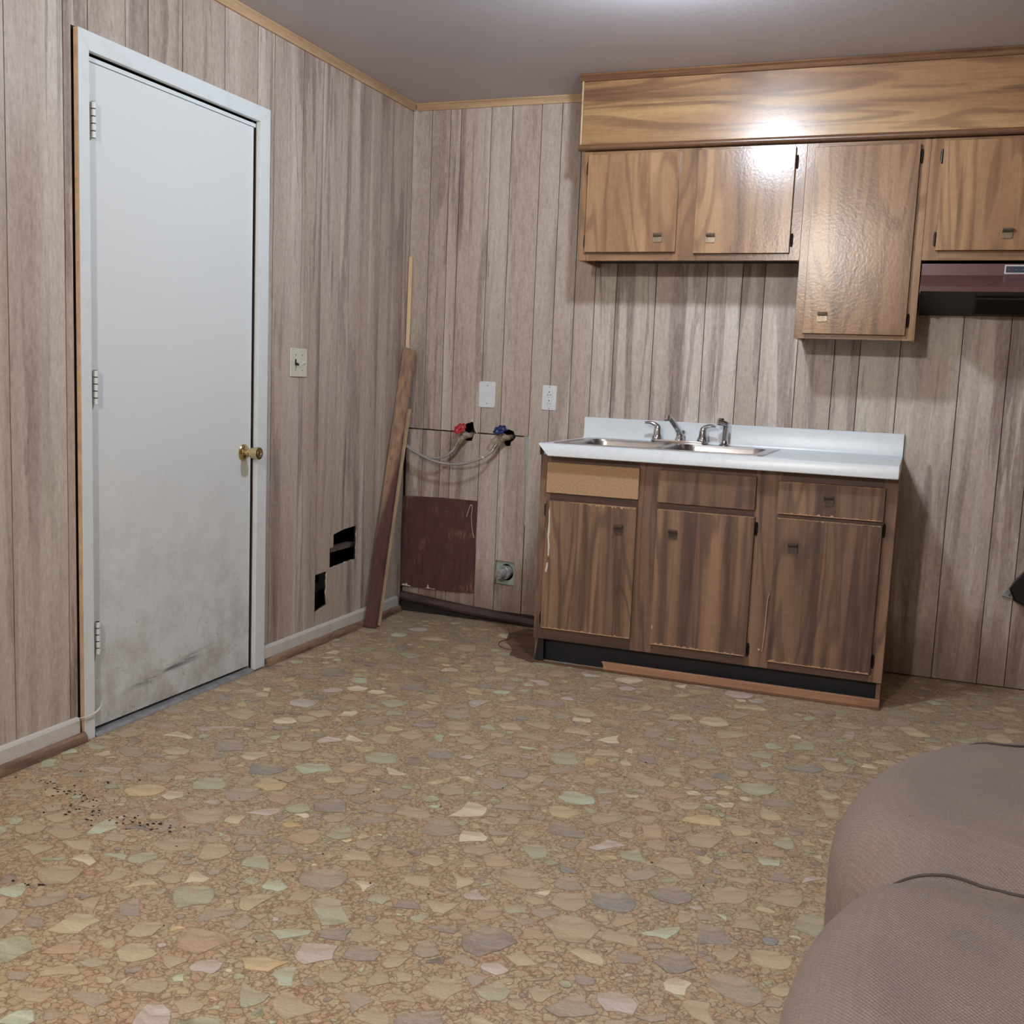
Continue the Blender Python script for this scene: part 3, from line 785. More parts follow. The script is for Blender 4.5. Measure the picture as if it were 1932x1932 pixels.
# ------------------------------------------------------------------ washer hookups
def valve(name, label, x, z, hmat, tilt):
    t = thing(name, label, 'valve', (x, 0, z), 'washer valves')
    bm = new()
    tube(bm, [(x + .022, .05, z), (x + .018, -.03, z - .002), (x, -.058, z - .006)], .013, 12)
    lathe(bm, [(.017, 0), (.019, .006), (.017, .03), (.014, .034)], (x + .01, -.030, z - .001), (-.3, -1, 0), 8)
    obj('body', bm, 'valve', t, smooth=True)
    bm = new(); lathe(bm, [(.013, 0), (.016, .004), (.016, .02), (.011, .026), (.010, .036)], (x - .001, -.058, z - .006), (-.25, -.35, -1), 6)
    obj('hose_nut', bm, 'valve', t, smooth=True)
    ax = Vector(tilt).normalized(); o = Vector((x + .006, -.050, z + .002))
    bm = new(); lathe(bm, [(.011, 0), (.011, .018), (.006, .02), (.006, .045)], o, ax, 8); obj('stem', bm, 'valve', t, smooth=True)
    a = ax.orthogonal().normalized(); b = ax.cross(a); c = o + ax * .042
    bm = new()
    N = 60; ring = []
    for i in range(N):
        an = 2 * pi * i / N; r = .027 + .0035 * cos(7 * an); d = a * cos(an) + b * sin(an)
        m = d; sec = []
        for j in range(8):
            th = 2 * pi * j / 8; sec.append(bm.verts.new(c + d * (r + .0045 * cos(th)) + ax * .0055 * sin(th)))
        ring.append(sec)
    for i in range(N):
        for j in range(8):
            bm.faces.new((ring[i][j], ring[(i + 1) % N][j], ring[(i + 1) % N][(j + 1) % 8], ring[i][(j + 1) % 8]))
    for k in range(4):
        an = k * pi / 2 + .4; d = a * cos(an) + b * sin(an)
        tube(bm, [c, c + d * .026], .0042, 6, 1)
    lathe(bm, [(.009, -.006), (.009, .006), (.005, .008), (0, .008)], c, ax, 10)
    obj('handle', bm, hmat, t, smooth=True)
    return t
valve('hot_water_valve', 'brass washer valve with red wheel handle', .332, .893, 'red', (-.25, -.75, .75))
valve('cold_water_valve', 'brass washer valve with blue wheel handle', .530, .893, 'blue', (-.15, -.62, .85))
def hose(name, label, pts, clip=None):
    t = thing(name, label, 'hose', pts[0], 'washer supply hoses')
    obj('braided_tube', tube(new(), pts, .0062, 10, 8), 'hose', t, smooth=True)
    for i, k in ((0, 1), (-1, -2)):
        p = Vector(pts[i]); d = (Vector(pts[k]) - p).normalized()
        obj('crimp_collar', lathe(new(), [(.009, 0), (.009, .018), (.0075, .022)], p, d, 10), 'screw', t, smooth=True)
    if clip:
        obj('tag_clip', box(new(), clip[0] - .006, clip[0] + .006, clip[1] - .009, clip[1] + .009, clip[2] - .006, clip[2] + .006, .002), 'cream_pl', t)
hose('washer_hose', 'braided steel hose sagging from the red valve', [(.318, -.072, .858), (.300, -.080, .822), (.255, -.082, .787), (.195, -.078, .775), (.13, -.075, .786), (.070, -.068, .812), (.036, -.060, .836), (.020, -.056, .850)])
hose('washer_hose', 'braided steel hose sagging from the blue valve', [(.514, -.072, .858), (.497, -.085, .826), (.455, -.095, .795), (.38, -.098, .765), (.29, -.094, .754), (.20, -.092, .764), (.11, -.088, .796), (.055, -.088, .824), (.036, -.085, .840)], (.462, -.100, .797))

t = thing('drain_pipe', 'capped metal drain pipe in the square cutout near the floor', 'pipe', (.56, 0, .22))
ax = (-.30, -1, -.12)
obj('pipe', lathe(new(), [(.026, -.05), (.026, .012), (.033, .012), (.034, .026), (.031, .030), (.022, .031)], (.561, .012, .250), ax, 24), 'galv', t, smooth=True)
obj('cap', lathe(new(), [(.021, .028), (.023, .034), (.023, .064), (.021, .069), (.0, .070)], (.561, .012, .250), ax, 24), 'galv', t, smooth=True)

t = thing('access_panel', 'scuffed maroon plywood square fixed low on the back wall', 'panel', (.2, 0, .12))
bm = new(); prism(bm, [(.003, .122), (.12, .124), (.25, .121), (.397, .128), (.399, .30), (.397, .40), (.400, .579), (.20, .580), (.003, .574)], FB, .0012, .008, .001)
obj('plywood_sheet', bm, 'maroon', t, org=(.2, -.008, .12))
obj('torn_strip', jag(FB, (.012, .128), (.062, .125), .004, .016, 9, 5, .001, .0082), 'torn', t)
obj('torn_strip', jag(FB, (.140, .126), (.196, .125), .002, .022, 11, 8, .001, .0082), 'torn', t)
obj('string', tube(new(), [(.350, -.010, .500), (.362, -.012, .535), (.372, -.014, .560), (.380, -.014, .545), (.376, -.012, .50), (.383, -.012, .44), (.392, -.011, .40)], .0012, 6), 'torn', t)
o = obj('wire_strand', tube(new(), [(.66, -.20, .028), (.69, -.25, .010), (.70, -.27, .003), (.685, -.36, .003), (.71, -.43, .003), (.76, -.455, .003), (.80, -.45, .004)], .0016, 6), 'hair')
tag(o, 'thin loose wire curling on the floor left of the base cabinet', 'wire')

# ------------------------------------------------------------------ boards leaning in the corner
def stick(name, label, A, B, wvec, width, tvec, thick, mat, cat='board', bev=.002, topcut=0):
    A, B = Vector(A), Vector(B); wv = Vector(wvec).normalized(); ax = (B - A).normalized()
    tv = Vector(tvec); tv = (tv - ax * tv.dot(ax)).normalized(); wv = (wv - ax * wv.dot(ax)).normalized()
    bm = new(); vs = []
    for e, (p, cutk) in enumerate(((A, 0), (B, topcut))):
        for s, q in ((0, 0), (1, 0), (1, 1), (0, 1)):
            vs.append(bm.verts.new(p + wv * width * s + tv * thick * q - ax * cutk * s))
    for f in ((3, 2, 1, 0), (4, 5, 6, 7), (0, 1, 5, 4), (1, 2, 6, 5), (2, 3, 7, 6), (3, 0, 4, 7)): bm.faces.new([vs[i] for i in f])
    bmesh.ops.bevel(bm, geom=bm.edges[:], offset=bev, segments=2, affect='EDGES')
    bmesh.ops.translate(bm, verts=bm.verts[:], vec=(0, 0, max(0.0, .0005 - min(v.co.z for v in bm.verts))))
    o = obj(name, bm, mat, smooth=True); return tag(o, label, cat, 'pine strips in the corner' if cat == 'strip' else None)
stick('leaning_board', 'brown half-stained board leaning in the corner', (.034, -.432, .006), (.004, -.052, 1.300), (1, 0, 0), .066, (0, 1, .1), .016, 'board', topcut=.018, bev=.004)
stick('pine_strip', 'narrow pale pine strip leaning behind the brown board', (.066, -.378, .001), (.035, -.062, 1.00), (1, 0, 0), .022, (0, 1, 0), .014, 'pine', 'strip')
stick('pine_strip', 'thin pine strip standing in the corner above the brown board', (.002, -.033, .93), (.003, -.014, 1.725), (1, 0, 0), .019, (0, 1, 0), .009, 'pine', 'strip')

# ------------------------------------------------------------------ cabinet pieces
def pull_mesh(mat):
    """square cup pull, 36 mm, centred at origin, facing -y"""
    bm = new(); s = .0185
    f = lambda u, v, w: (u, -w, v)
    outer = rrect(-s, s, -s, s, .005); inner = rrect(-s + .005, s - .005, -s + .007, .003, .007)
    sheet(bm, outer, [inner], f, .004, .004)
    prism(bm, [(p[0] * .98, p[1] * .98) for p in inner], f, 0.0, .001)
    prof = [(0.003, .002)] + [(.003 + .0148 * (1 - cos(a * pi / 10)), .003 + .013 * sin(a * pi / 10)) for a in range(1, 6)] + [(.0185, .004)]
    prism(bm, prof, lambda u, v, w: (w, -v, u), -s + .001, s - .001)
    bmesh.ops.recalc_face_normals(bm, faces=bm.faces[:])
    me = bpy.data.meshes.new('pull'); bm.to_mesh(me); bm.free(); me.materials.append(M[mat])
    return me
PULL = {k: pull_mesh(k) for k in ('bronze', 'pewter')}
def hinge_mesh():
    bm = new(); lathe(bm, [(.002, -.026), (.0042, -.024), (.0042, .024), (.002, .026)], (0, -.003, 0), (0, 0, 1), 8)
    box(bm, -.0055, .0055, -.0035, .0, -.018, .018, .001)
    bmesh.ops.recalc_face_normals(bm, faces=bm.faces[:])
    me = bpy.data.meshes.new('hinge'); bm.to_mesh(me); bm.free(); me.materials.append(M['hinge_dk']); return me
HINGE = hinge_mesh()
def put_mesh(name, me, loc, parent):
    return link(bpy.data.objects.new(name, me), loc, parent)

def panel_door(name, poly, yf, parent, mat, thick=.017, bev=.0012, label=None):
    bm = new(); prism(bm, poly, FB, -yf - thick + .0003, -yf, bev)
    return obj(name, bm, mat, parent, label=label)

def ragpoly(x0, x1, z0, z1, seed, lo=0.0, hi=0.0, n=14):
    """door outline with worn bottom / top edges"""
    R = random.Random(seed); P = []
    for i in range(n + 1):
        x = x0 + (x1 - x0) * i / n; P.append((x, z0 + (R.random() ** 2 * lo if 0 < i < n else 0)))
    for i in range(n + 1):
        x = x1 + (x0 - x1) * i / n; P.append((x, z1 - (R.random() ** 2 * hi if 0 < i < n else 0)))
    return P

# --- base cabinet
YF = -.575; YD = -.5925
bc = thing('base_cabinet', 'worn walnut-look base cabinet with three doors below the sink counter', 'cabinet', (1.607, -.3, 0))
bm = new(); box(bm, .918, .934, YF + .018, -.004, .0, .864, .001); obj('side_panel', bm, 'cab_low', bc)
bm = new(); box(bm, 2.276, 2.292, YF + .018, -.004, .0, .864, .001); obj('side_panel', bm, 'cab_low', bc)
bm = new(); box(bm, .934, 2.276, YF + .018, -.01, .098, .112); obj('bottom_panel', bm, 'backing', bc)
bm = new(); box(bm, .934, 2.276, -.02, -.008, .112, .864); obj('back_panel', bm, 'backing', bc)
for x0, x1 in ((.916, .962), (1.330, 1.420), (1.785, 1.880), (2.246, 2.294)):
    bm = new(); box(bm, x0, x1, YF, YF + .018, .100, .864, .001); obj('stile', bm, 'cab_low', bc)
for (x0, x1) in ((.962, 1.330), (1.420, 1.785), (1.880, 2.246)):
    for z0, z1 in ((.100, .152), (.675, .720), (.828, .864)):
        bm = new(); box(bm, x0, x1, YF + .0005, YF + .018, z0, z1, .0005); obj('rail', bm, 'cab_low_h', bc)
bm = new(); box(bm, .934, 2.290, -.530, -.520, 0.001, .100); obj('toe_kick', bm, 'toekick', bc)
bm = new(); prism(bm, [(.922, .003), (.936, .095), (.930, .125), (.938, .128), (.944, .102), (.960, .100), (.962, .003)], FB, .566, .569); obj('torn_vinyl_flap', bm, 'toekick', bc)
panel_door('false_front', ragpoly(.950, 1.334, .714, .838, 1, .0012), YD, bc, 'particle', label='bare particleboard drawer front')
panel_door('false_front', ragpoly(1.412, 1.789, .710, .837, 2, .0012), YD, bc, 'cab_low', label='walnut drawer front without pull')
dr = panel_door('drawer', ragpoly(1.872, 2.252, .705, .828, 3, .0012, .0008), YD, bc, 'cab_low')
put_mesh('pull', PULL['bronze'], (2.056, YD - .0002, .768), dr)
o = obj('chipped_edge', jag(FB, (1.874, .7055), (2.25, .7055), .002, .009, 64, 31, .0008, -YD), 'chip', dr)
o = obj('chipped_edge', jag(FB, (2.25, .8275), (1.874, .8275), .0006, .004, 64, 32, .0008, -YD), 'chip', dr)
doors = [((.951, 1.332), (.150, .682), (1.262, .588), .946, (.640, .187)), ((1.414, 1.793), (.140, .684), (1.482, .589), 1.799, (.638, .165)), ((1.872, 2.251), (.132, .690), (1.940, .580), 2.257, (.672, .180))]
for k, ((x0, x1), (z0, z1), pl, hx, hz) in enumerate(doors):
    d = panel_door('door', ragpoly(x0, x1, z0, z1, 10 + k, .0022, .0012), YD, bc, 'cab_low')
    put_mesh('pull', PULL['bronze'], (pl[0], YD - .0002, pl[1]), d)
    for z in hz: put_mesh('hinge', HINGE, (hx, YF, z), d)
    obj('chipped_edge', jag(FB, (x0 + .004, z0 + .0005), (x1 - .004, z0 + .0005), .003, .010, 64, 50 + k, .0008, -YD), 'chip', d)
    if k == 0: obj('chipped_edge', jag(FB, (x1 - .004, z1 - .001), (x0 + .10, z1 - .001), .0015, .013, 46, 63, .0012, -YD), 'chip', d)
    else: obj('chipped_edge', jag(FB, (x1 - .004, z1 - .0008), (x0 + .004, z1 - .0008), .0012, .005, 64, 60 + k, .0008, -YD), 'chip', d)
    if k == 0:
        bm = new()
        prism(bm, [(.966, .640), (.970, .655), (.972, .600), (.974, .560), (.971, .53), (.976, .490), (.974, .452), (.969, .455), (.968, .50), (.964, .54), (.967, .59)], FB, -YD, -YD + .0012)
        prism(bm, [(.966, .425), (.972, .427), (.972, .41), (.967, .385), (.960, .388), (.964, .41)], FB, -YD, -YD + .0012)
        obj('paint_drip', bm, 'torn', d, label='dried white drip')
    if k == 1:
        obj('paint_speck', prism(new(), [(1.418, .205), (1.423, .206), (1.421, .222)], FB, -YD, -YD + .001), 'torn', d)
obj('peeling_strip', tube(new(), [(1.853, YF - .003, .165), (1.858, YF - .004, .25), (1.860, YF - .006, .36), (1.866, YF - .004, .395)], .0022, 6), 'chip', bc)
obj('screw', lathe(new(), [(.004, 0), (.003, .003), (0, .003)], (1.840, YF, .170), (0, -1, 0), 8), 'torn', bc)
o = obj('toe_board', prism(new(), [(1.222, .001), (2.293, .001), (2.293, .036), (1.215, .036), (1.226, .024)], FB, .559, .576, .0012), 'toe')
tag(o, 'orange-brown loose board lying along the toe of the base cabinet', 'board')
o = obj('toe_strip', prism(new(), [(.915, .001), (2.296, .001), (2.296, .007), (.915, .007)], FB, .5765, .588), 'mould_dk')
tag(o, 'thin dark floor strip in front of the base cabinet', 'strip')

# --- countertop
ct = thing('countertop', 'white laminate countertop with backsplash on the base cabinet', 'countertop', (1.607, -.3, .865))
prof = [(-.003, .866), (-.003, 1.008), (-.018, 1.008), (-.021, 1.005), (-.021, .930), (-.026, .919), (-.036, .914), (-.592, .914), (-.606, .9165), (-.622, .9165), (-.632, .9125), (-.636, .904), (-.636, .868), (-.633, .8655), (-.612, .8655), (-.612, .876), (-.56, .876), (-.56, .866)]
bm = new()
def xl(yy, zz): return .922 + (0.045 * (0.914 - zz) / .05 if yy < -.6 and zz < .91 else 0.0)
A = [bm.verts.new((xl(yy, zz), yy, zz)) for yy, zz in prof]; B = [bm.verts.new((2.2915, yy, zz)) for yy, zz in prof]
n = len(prof)
for i in range(n): bm.faces.new((A[i], A[(i + 1) % n], B[(i + 1) % n], B[i]))
rr = delaunay_2d_cdt([Vector(p) for p in prof], [(i, (i + 1) % n) for i in range(n)], [], 0, 1e-7)
for f in rr[2]:
    if inpoly((sum(rr[0][i].x for i in f) / 3, sum(rr[0][i].y for i in f) / 3), prof):
        q = [min(range(n), key=lambda k: (prof[k][0] - rr[0][i].x) ** 2 + (prof[k][1] - rr[0][i].y) ** 2) for i in f]
        bm.faces.new([A[i] for i in q]); bm.faces.new([B[i] for i in q][::-1])
slab = obj('worktop', bm, 'laminate', ct)
cb = obj('cutter', box(new(), .985, 1.783, -.568, -.05, .80, .95), 'laminate')
md = slab.modifiers.new('cut', 'BOOLEAN'); md.operation = 'DIFFERENCE'; md.object = cb; md.solver = 'EXACT'
bpy.context.view_layer.update()
dg = bpy.context.evaluated_depsgraph_get()
me = bpy.data.meshes.new_from_object(slab.evaluated_get(dg)); slab.modifiers.clear(); slab.data = me
me.polygons.foreach_set('use_smooth', [True] * len(me.polygons)); me.set_sharp_from_angle(angle=radians(35))
bpy.data.objects.remove(cb)
obj('core_edge', prism(new(), [(-.60, .8655), (-.606, .905), (-.56, .912), (-.03, .912), (-.03, .8655)], lambda u, v, w: (w, u, v), .9185, .9218), 'cab_low_h', ct, label='bare brown core at the left end')

# --- sink
sk = thing('kitchen_sink', 'stainless steel double-bowl drop-in sink in the white counter', 'sink', (1.384, -.3, .76))
zr = .9185
b1 = rrect(1.004, 1.365, -.555, -.130, .06, 6); b2 = rrect(1.403, 1.764, -.555, -.130, .06, 6)
bm = new(); sheet(bm, rrect(.966, 1.802, -.584, -.030, .02, 4), [b1, b2], FF, .0042, zr)
obj('rim', bm, 'steel', sk)
for b in (b1, b2):
    bm = new(); cx = sum(p[0] for p in b) / len(b); cy = sum(p[1] for p in b) / len(b); rings = []
    for s, dz in ((1.0, 0.0), (.995, -.004), (.985, -.010), (.965, -.10), (.95, -.135), (.90, -.155), (.80, -.162), (.12, -.168)):
        rings.append([bm.verts.new((cx + (p[0] - cx) * s, cy + (p[1] - cy) * s, zr + dz)) for p in b])
    k = len(b)
    for Aa, Bb in zip(rings, rings[1:]):
        for j in range(k): bm.faces.new((Aa[j], Aa[(j + 1) % k], Bb[(j + 1) % k], Bb[j]))
    bm.faces.new(rings[-1])
    bw = obj('bowl', bm, 'steel', sk, smooth=True, angle=60)
    obj('drain_strainer', lathe(new(), [(.044, 0), (.044, .003), (.036, .002), (.034, -.002), (0, -.002)], (cx, cy, zr - .1675), (0, 0, 1), 20), 'chrome', bw, smooth=True)

# --- faucet
fa = thing('kitchen_faucet', 'chrome two-handle kitchen faucet on the rear ledge of the sink', 'faucet', (1.376, -.078, zr))
bm = new(); prism(bm, rrect(1.250, 1.502, -.105, -.052, .026, 6), FF, zr, zr + .012, .003); obj('deck_plate', bm, 'chrome', fa, smooth=True)
for s, x in ((-1, 1.276), (1, 1.476)):
    bm = new(); lathe(bm, [(.024, 0), (.0245, .008), (.022, .016), (.018, .024), (.0165, .045), (.013, .058), (.007, .066)], (x, -.078, zr + .010), (0, 0, 1), 18)
    hb = obj('handle', bm, 'chrome', fa, smooth=True)
    bm = new(); z0 = zr + .045
    tube(bm, [(x - s * .004, -.078, z0), (x + s * .002, -.079, z0 + .022), (x + s * .018, -.082, z0 + .034), (x + s * .036, -.085, z0 + .038), (x + s * .056, -.088, z0 + .036)], lambda t: .0125 - .0075 * t, 10)
    obj('lever', bm, 'chrome', hb, smooth=True)
bm = new(); lathe(bm, [(.021, 0), (.021, .008), (.017, .014), (.016, .030)], (1.376, -.078, zr + .010), (0, 0, 1), 18)
tube(bm, [(1.376, -.078, zr + .030), (1.374, -.092, zr + .050), (1.366, -.150, zr + .082), (1.358, -.215, zr + .112), (1.355, -.236, zr + .118)], lambda t: .0145 - .003 * t, 12)
obj('spout', bm, 'chrome', fa, smooth=True)
obj('aerator', lathe(new(), [(.0115, 0), (.0115, .022), (.009, .024)], (1.3545, -.242, zr + .123), (0, -.25, -1), 14), 'chrome', fa, smooth=True)
obj('lift_rod', lathe(new(), [(.003, 0), (.003, .03), (.0075, .034), (.0075, .044), (.003, .047)], (1.386, -.052, zr + .010), (0, 0, 1), 10), 'chrome', fa, smooth=True)
sp = thing('side_sprayer', 'chrome side sprayer standing right of the faucet handles', 'sprayer', (1.571, -.078, zr))
obj('holder', lathe(new(), [(.022, 0), (.022, .006), (.016, .012), (.013, .022)], (1.571, -.078, zr), (0, 0, 1), 16), 'chrome', sp, smooth=True)
bm = new(); tube(bm, [(1.571, -.078, zr + .018), (1.572, -.078, zr + .05), (1.574, -.080, zr + .085), (1.572, -.084, zr + .098)], lambda t: .0125 + .002 * t, 12)
tube(bm, [(1.576, -.083, zr + .092), (1.560, -.092, zr + .099), (1.540, -.101, zr + .102)], lambda t: .0125 + .003 * t, 12)
obj('spray_head', bm, 'chrome', sp, smooth=True)
obj('trigger', box(new(), 1.542, 1.566, -.101, -.087, zr + .112, zr + .1175, .002), 'black', sp)

# ------------------------------------------------------------------ upper cabinets
YU = -.287; YUD = -.3045; TOPZ = 2.119
def upper(label, x0, x1, z0, stiles, doorsp, cat='cabinet', mids=()):
    t = thing('wall_cabinet', label, cat, ((x0 + x1) / 2, -.15, z0), 'wall cabinets over the counter')
    bm = new(); box(bm, x0, x0 + .014, YU + .018, -.003, z0, TOPZ, .001); obj('side_panel', bm, 'cab_up', t)
    bm = new(); box(bm, x1 - .014, x1, YU + .018, -.003, z0, TOPZ, .001); obj('side_panel', bm, 'cab_up', t)
    bm = new(); box(bm, x0 + .014, x1 - .014, YU + .018, -.003, z0 + .020, z0 + .032); obj('bottom_panel', bm, 'backing', t)
    bm = new(); box(bm, x0 + .014, x1 - .014, YU + .018, -.003, TOPZ - .012, TOPZ); obj('top_panel', bm, 'backing', t)
    for a, b in stiles:
        bm = new(); box(bm, a, b, YU, YU + .018, z0, TOPZ, .0008); obj('stile', bm, 'cab_up', t)
    for (a, _), (b, _2) in zip([(s[1], 0) for s in stiles], [(s[0], 0) for s in stiles[1:]]):
        for za, zb in ((z0, z0 + .045), (TOPZ - .04, TOPZ)):
            bm = new(); box(bm, a, b, YU + .0004, YU + .018, za, zb, .0006); obj('rail', bm, 'cab_up_h', t)
    for (a, b, za, zb, pl, hx, hz) in doorsp:
        d = panel_door('door', [(a, za), (b, za), (b, zb), (a, zb)], YUD, t, 'cab_up')
        if pl: put_mesh('pull', PULL['pewter'], (pl[0], YUD - .0002, pl[1]), d)
        for z in hz: put_mesh('hinge', HINGE, (hx, YU, z), d)
    return t
upper('short two-door walnut wall cabinet left of the tall cabinet over the sink', .940, 1.851, 1.674, [(.940, .985), (1.340, 1.440), (1.806, 1.851)],
      [(.970, 1.356, 1.707, 2.103, (1.283, 1.764), .966, (2.050, 1.752)), (1.431, 1.811, 1.701, 2.106, (1.500, 1.761), 1.817, (2.050, 1.752))])
upper('tall single-door walnut wall cabinet between the short cabinets', 1.8515, 2.300, 1.3725, [(1.8515, 1.895), (2.255, 2.300)],
      [(1.884, 2.265, 1.392, 2.100, (1.956, 1.457), 2.271, (2.056, 1.448))])
upper('short walnut wall cabinet above the maroon range hood', 2.3005, 3.070, 1.674, [(2.3005, 2.360), (2.655, 2.715), (3.02, 3.070)],
      [(2.346, 2.668, 1.709, 2.106, (2.586, 1.769), 2.341, (2.053, 1.752)), (2.702, 3.026, 1.709, 2.106, (2.782, 1.769), 3.031, (2.053, 1.752))])
# pale worn strip on the centre stile edge
so = struct('soffit', (.93, -.29, 2.13))
bm = new(); box(bm, .932, 3.35, -.290, -.275, 2.128, H - .001); obj('soffit_panel', bm, 'soffit', so)
bm = new(); box(bm, .932, .947, -.274, -.003, 2.128, H - .001); obj('soffit_end', bm, 'cab_up', so)
bm = new(); box(bm, .948, 3.35, -.274, -.003, 2.128, 2.136); obj('soffit_bottom', bm, 'backing', so)
bm = new(); box(bm, .926, .934, -.2995, -.2905, 2.145, H - .026, .0025, 2); obj('corner_bead', bm, 'mould', so, label='light corner bead')
t3 = struct('trim_3', (.92, -.29, 2.13))
prof = [(-.289, 2.1205)] + [(-.3065 - .008 * sin(a * pi / 6), 2.132 - .0115 * cos(a * pi / 6)) for a in range(7)] + [(-.289, 2.1435)]
bm = new(); prism(bm, prof, lambda u, v, w: (w, u, v), .924, 3.35); obj('half_round', bm, 'mould_dk', t3, smooth=True)
t4 = struct('trim_4', (.92, -.29, 2.40))
prof = [(-.2905, H - .001), (-.314, H - .001), (-.312, H - .006), (-.303, H - .012), (-.297, H - .026), (-.2905, H - .028)]
bm = new(); prism(bm, prof, lambda u, v, w: (w, u, v), .918, 3.35); obj('moulding_strip', bm, 'mould_dk', t4)

# ------------------------------------------------------------------ range hood
rh = thing('range_hood', 'maroon enamel range hood under the right wall cabinet', 'range hood', (2.688, -.25, 1.53))
hx0, hx1 = 2.3045, 3.068
prof = [(-.006, 1.660), (-.300, 1.660), (-.302, 1.618), (-.420, 1.565), (-.424, 1.548), (-.416, 1.548), (-.30, 1.606), (-.292, 1.652), (-.006, 1.652)]
bm = new(); prism(bm, prof, lambda u, v, w: (w, u, v), hx0 + .002, hx1 - .002); obj('shell', bm, 'maroon_hood', rh)
for x in (hx0, hx1 - .003):
    bm = new(); prism(bm, [(-.006, 1.660), (-.300, 1.660), (-.303, 1.618), (-.420, 1.566), (-.424, 1.540), (-.36, 1.536), (-.006, 1.485)], lambda u, v, w: (w, u, v), x, x + .003); obj('side_wing', bm, 'maroon_hood', rh)
bm = new(); prism(bm, [(-.415, 1.551), (-.008, 1.489), (-.008, 1.495), (-.415, 1.557)], lambda u, v, w: (w, u, v), hx0 + .004, hx1 - .004); obj('inner_pan', bm, 'hood_in', rh)
bm = new()
for k in range(9):
    yy = -.33 + k * .03; zz = 1.551 - (yy + .415) * .1523
    box(bm, 2.50, 2.86, yy, yy + .006, zz - .010, zz - .002)
obj('filter_grille', bm, 'hood_in', rh)
bm = new(); box(bm, 2.589, 2.787, -.3022, -.2995, 1.623, 1.656, .0006); lb = obj('label_plate', bm, 'sticker_edge', rh)
bm = new(); box(bm, 2.594, 2.782, -.3030, -.3021, 1.628, 1.651); obj('label_face', bm, 'sticker', lb)
bm = new(); 
for k in range(7):
    box(bm, 2.602 + k * .025, 2.604 + k * .025, -.3036, -.3029, 1.638, 1.640)
o = obj('label_dots', bm, 'sticker_edge', lb); o['kind'] = 'stuff'

# ------------------------------------------------------------------ black plug at right edge
t = thing('appliance_plug', 'large black plug with thin bracket on the wall at the right edge', 'plug', (2.80, 0, .40))
bm = new(); prism(bm, [(2.735, .415), (2.755, .452), (2.790, .500), (2.83, .505), (2.87, .49), (2.88, .40), (2.86, .362), (2.80, .352), (2.755, .372)], FB, .012, .06, .008); obj('plug_body', bm, 'black', t)
bm = new(); prism(bm, [(2.712, .378), (2.80, .50), (2.815, .50), (2.735, .382), (2.76, .38), (2.76, .372)], FB, .0005, .012, .001); obj('wall_bracket', bm, 'alu', t)
obj('cord', tube(new(), [(2.87, -.04, .42), (2.95, -.06, .36), (3.0, -.07, .2), (3.02, -.08, .012), (3.2, -.1, .012)], .010, 10), 'black', t, smooth=True)

# ------------------------------------------------------------------ bits on the floor and door
o = obj('plastic_sliver', tube(new(), [(.016, -2.192, .081), (.030, -2.165, .083), (.036, -2.135, .087), (.030, -2.105, .095), (.020, -2.088, .103)], lambda t: .0048 - .0035 * abs(2 * t - 1), 8, 6, .45), 'cream_pl', smooth=True)
tag(o, 'thin curved white plastic sliver sticking out by the door casing foot', 'plastic strip')
R = random.Random(9); bm = new()
def crumb(x, y, s):
    n = R.choice((4, 5, 6)); a0 = R.random() * 6; h = R.uniform(.0008, .002)
    P = [(x + s * R.uniform(.5, 1.2) * cos(a0 + 2 * pi * i / n), y + s * R.uniform(.4, .9) * sin(a0 + 2 * pi * i / n)) for i in range(n)]
    prism(bm, P, FF, .0001, h)
for (cx, cy, sx, sy, n) in ((.20, -2.47, .06, .012, 16), (.30, -2.50, .05, .02, 26), (.48, -2.56, .10, .012, 26), (.64, -2.545, .035, .012, 12), (.40, -2.60, .05, .02, 10), (.28, -2.36, .05, .02, 5), (.55, -2.9, .03, .03, 5)):
    for _ in range(n): crumb(R.gauss(cx, sx), R.gauss(cy, sy), R.uniform(.0015, .006))
for _ in range(60): crumb(R.uniform(.1, 2.2), R.uniform(-3.0, -.7), R.uniform(.0012, .0035))
o = obj('dirt_crumbs', bm, 'debris'); o['kind'] = 'stuff'; tag(o, 'dark dirt crumbs scattered over the patterned floor', 'dirt')

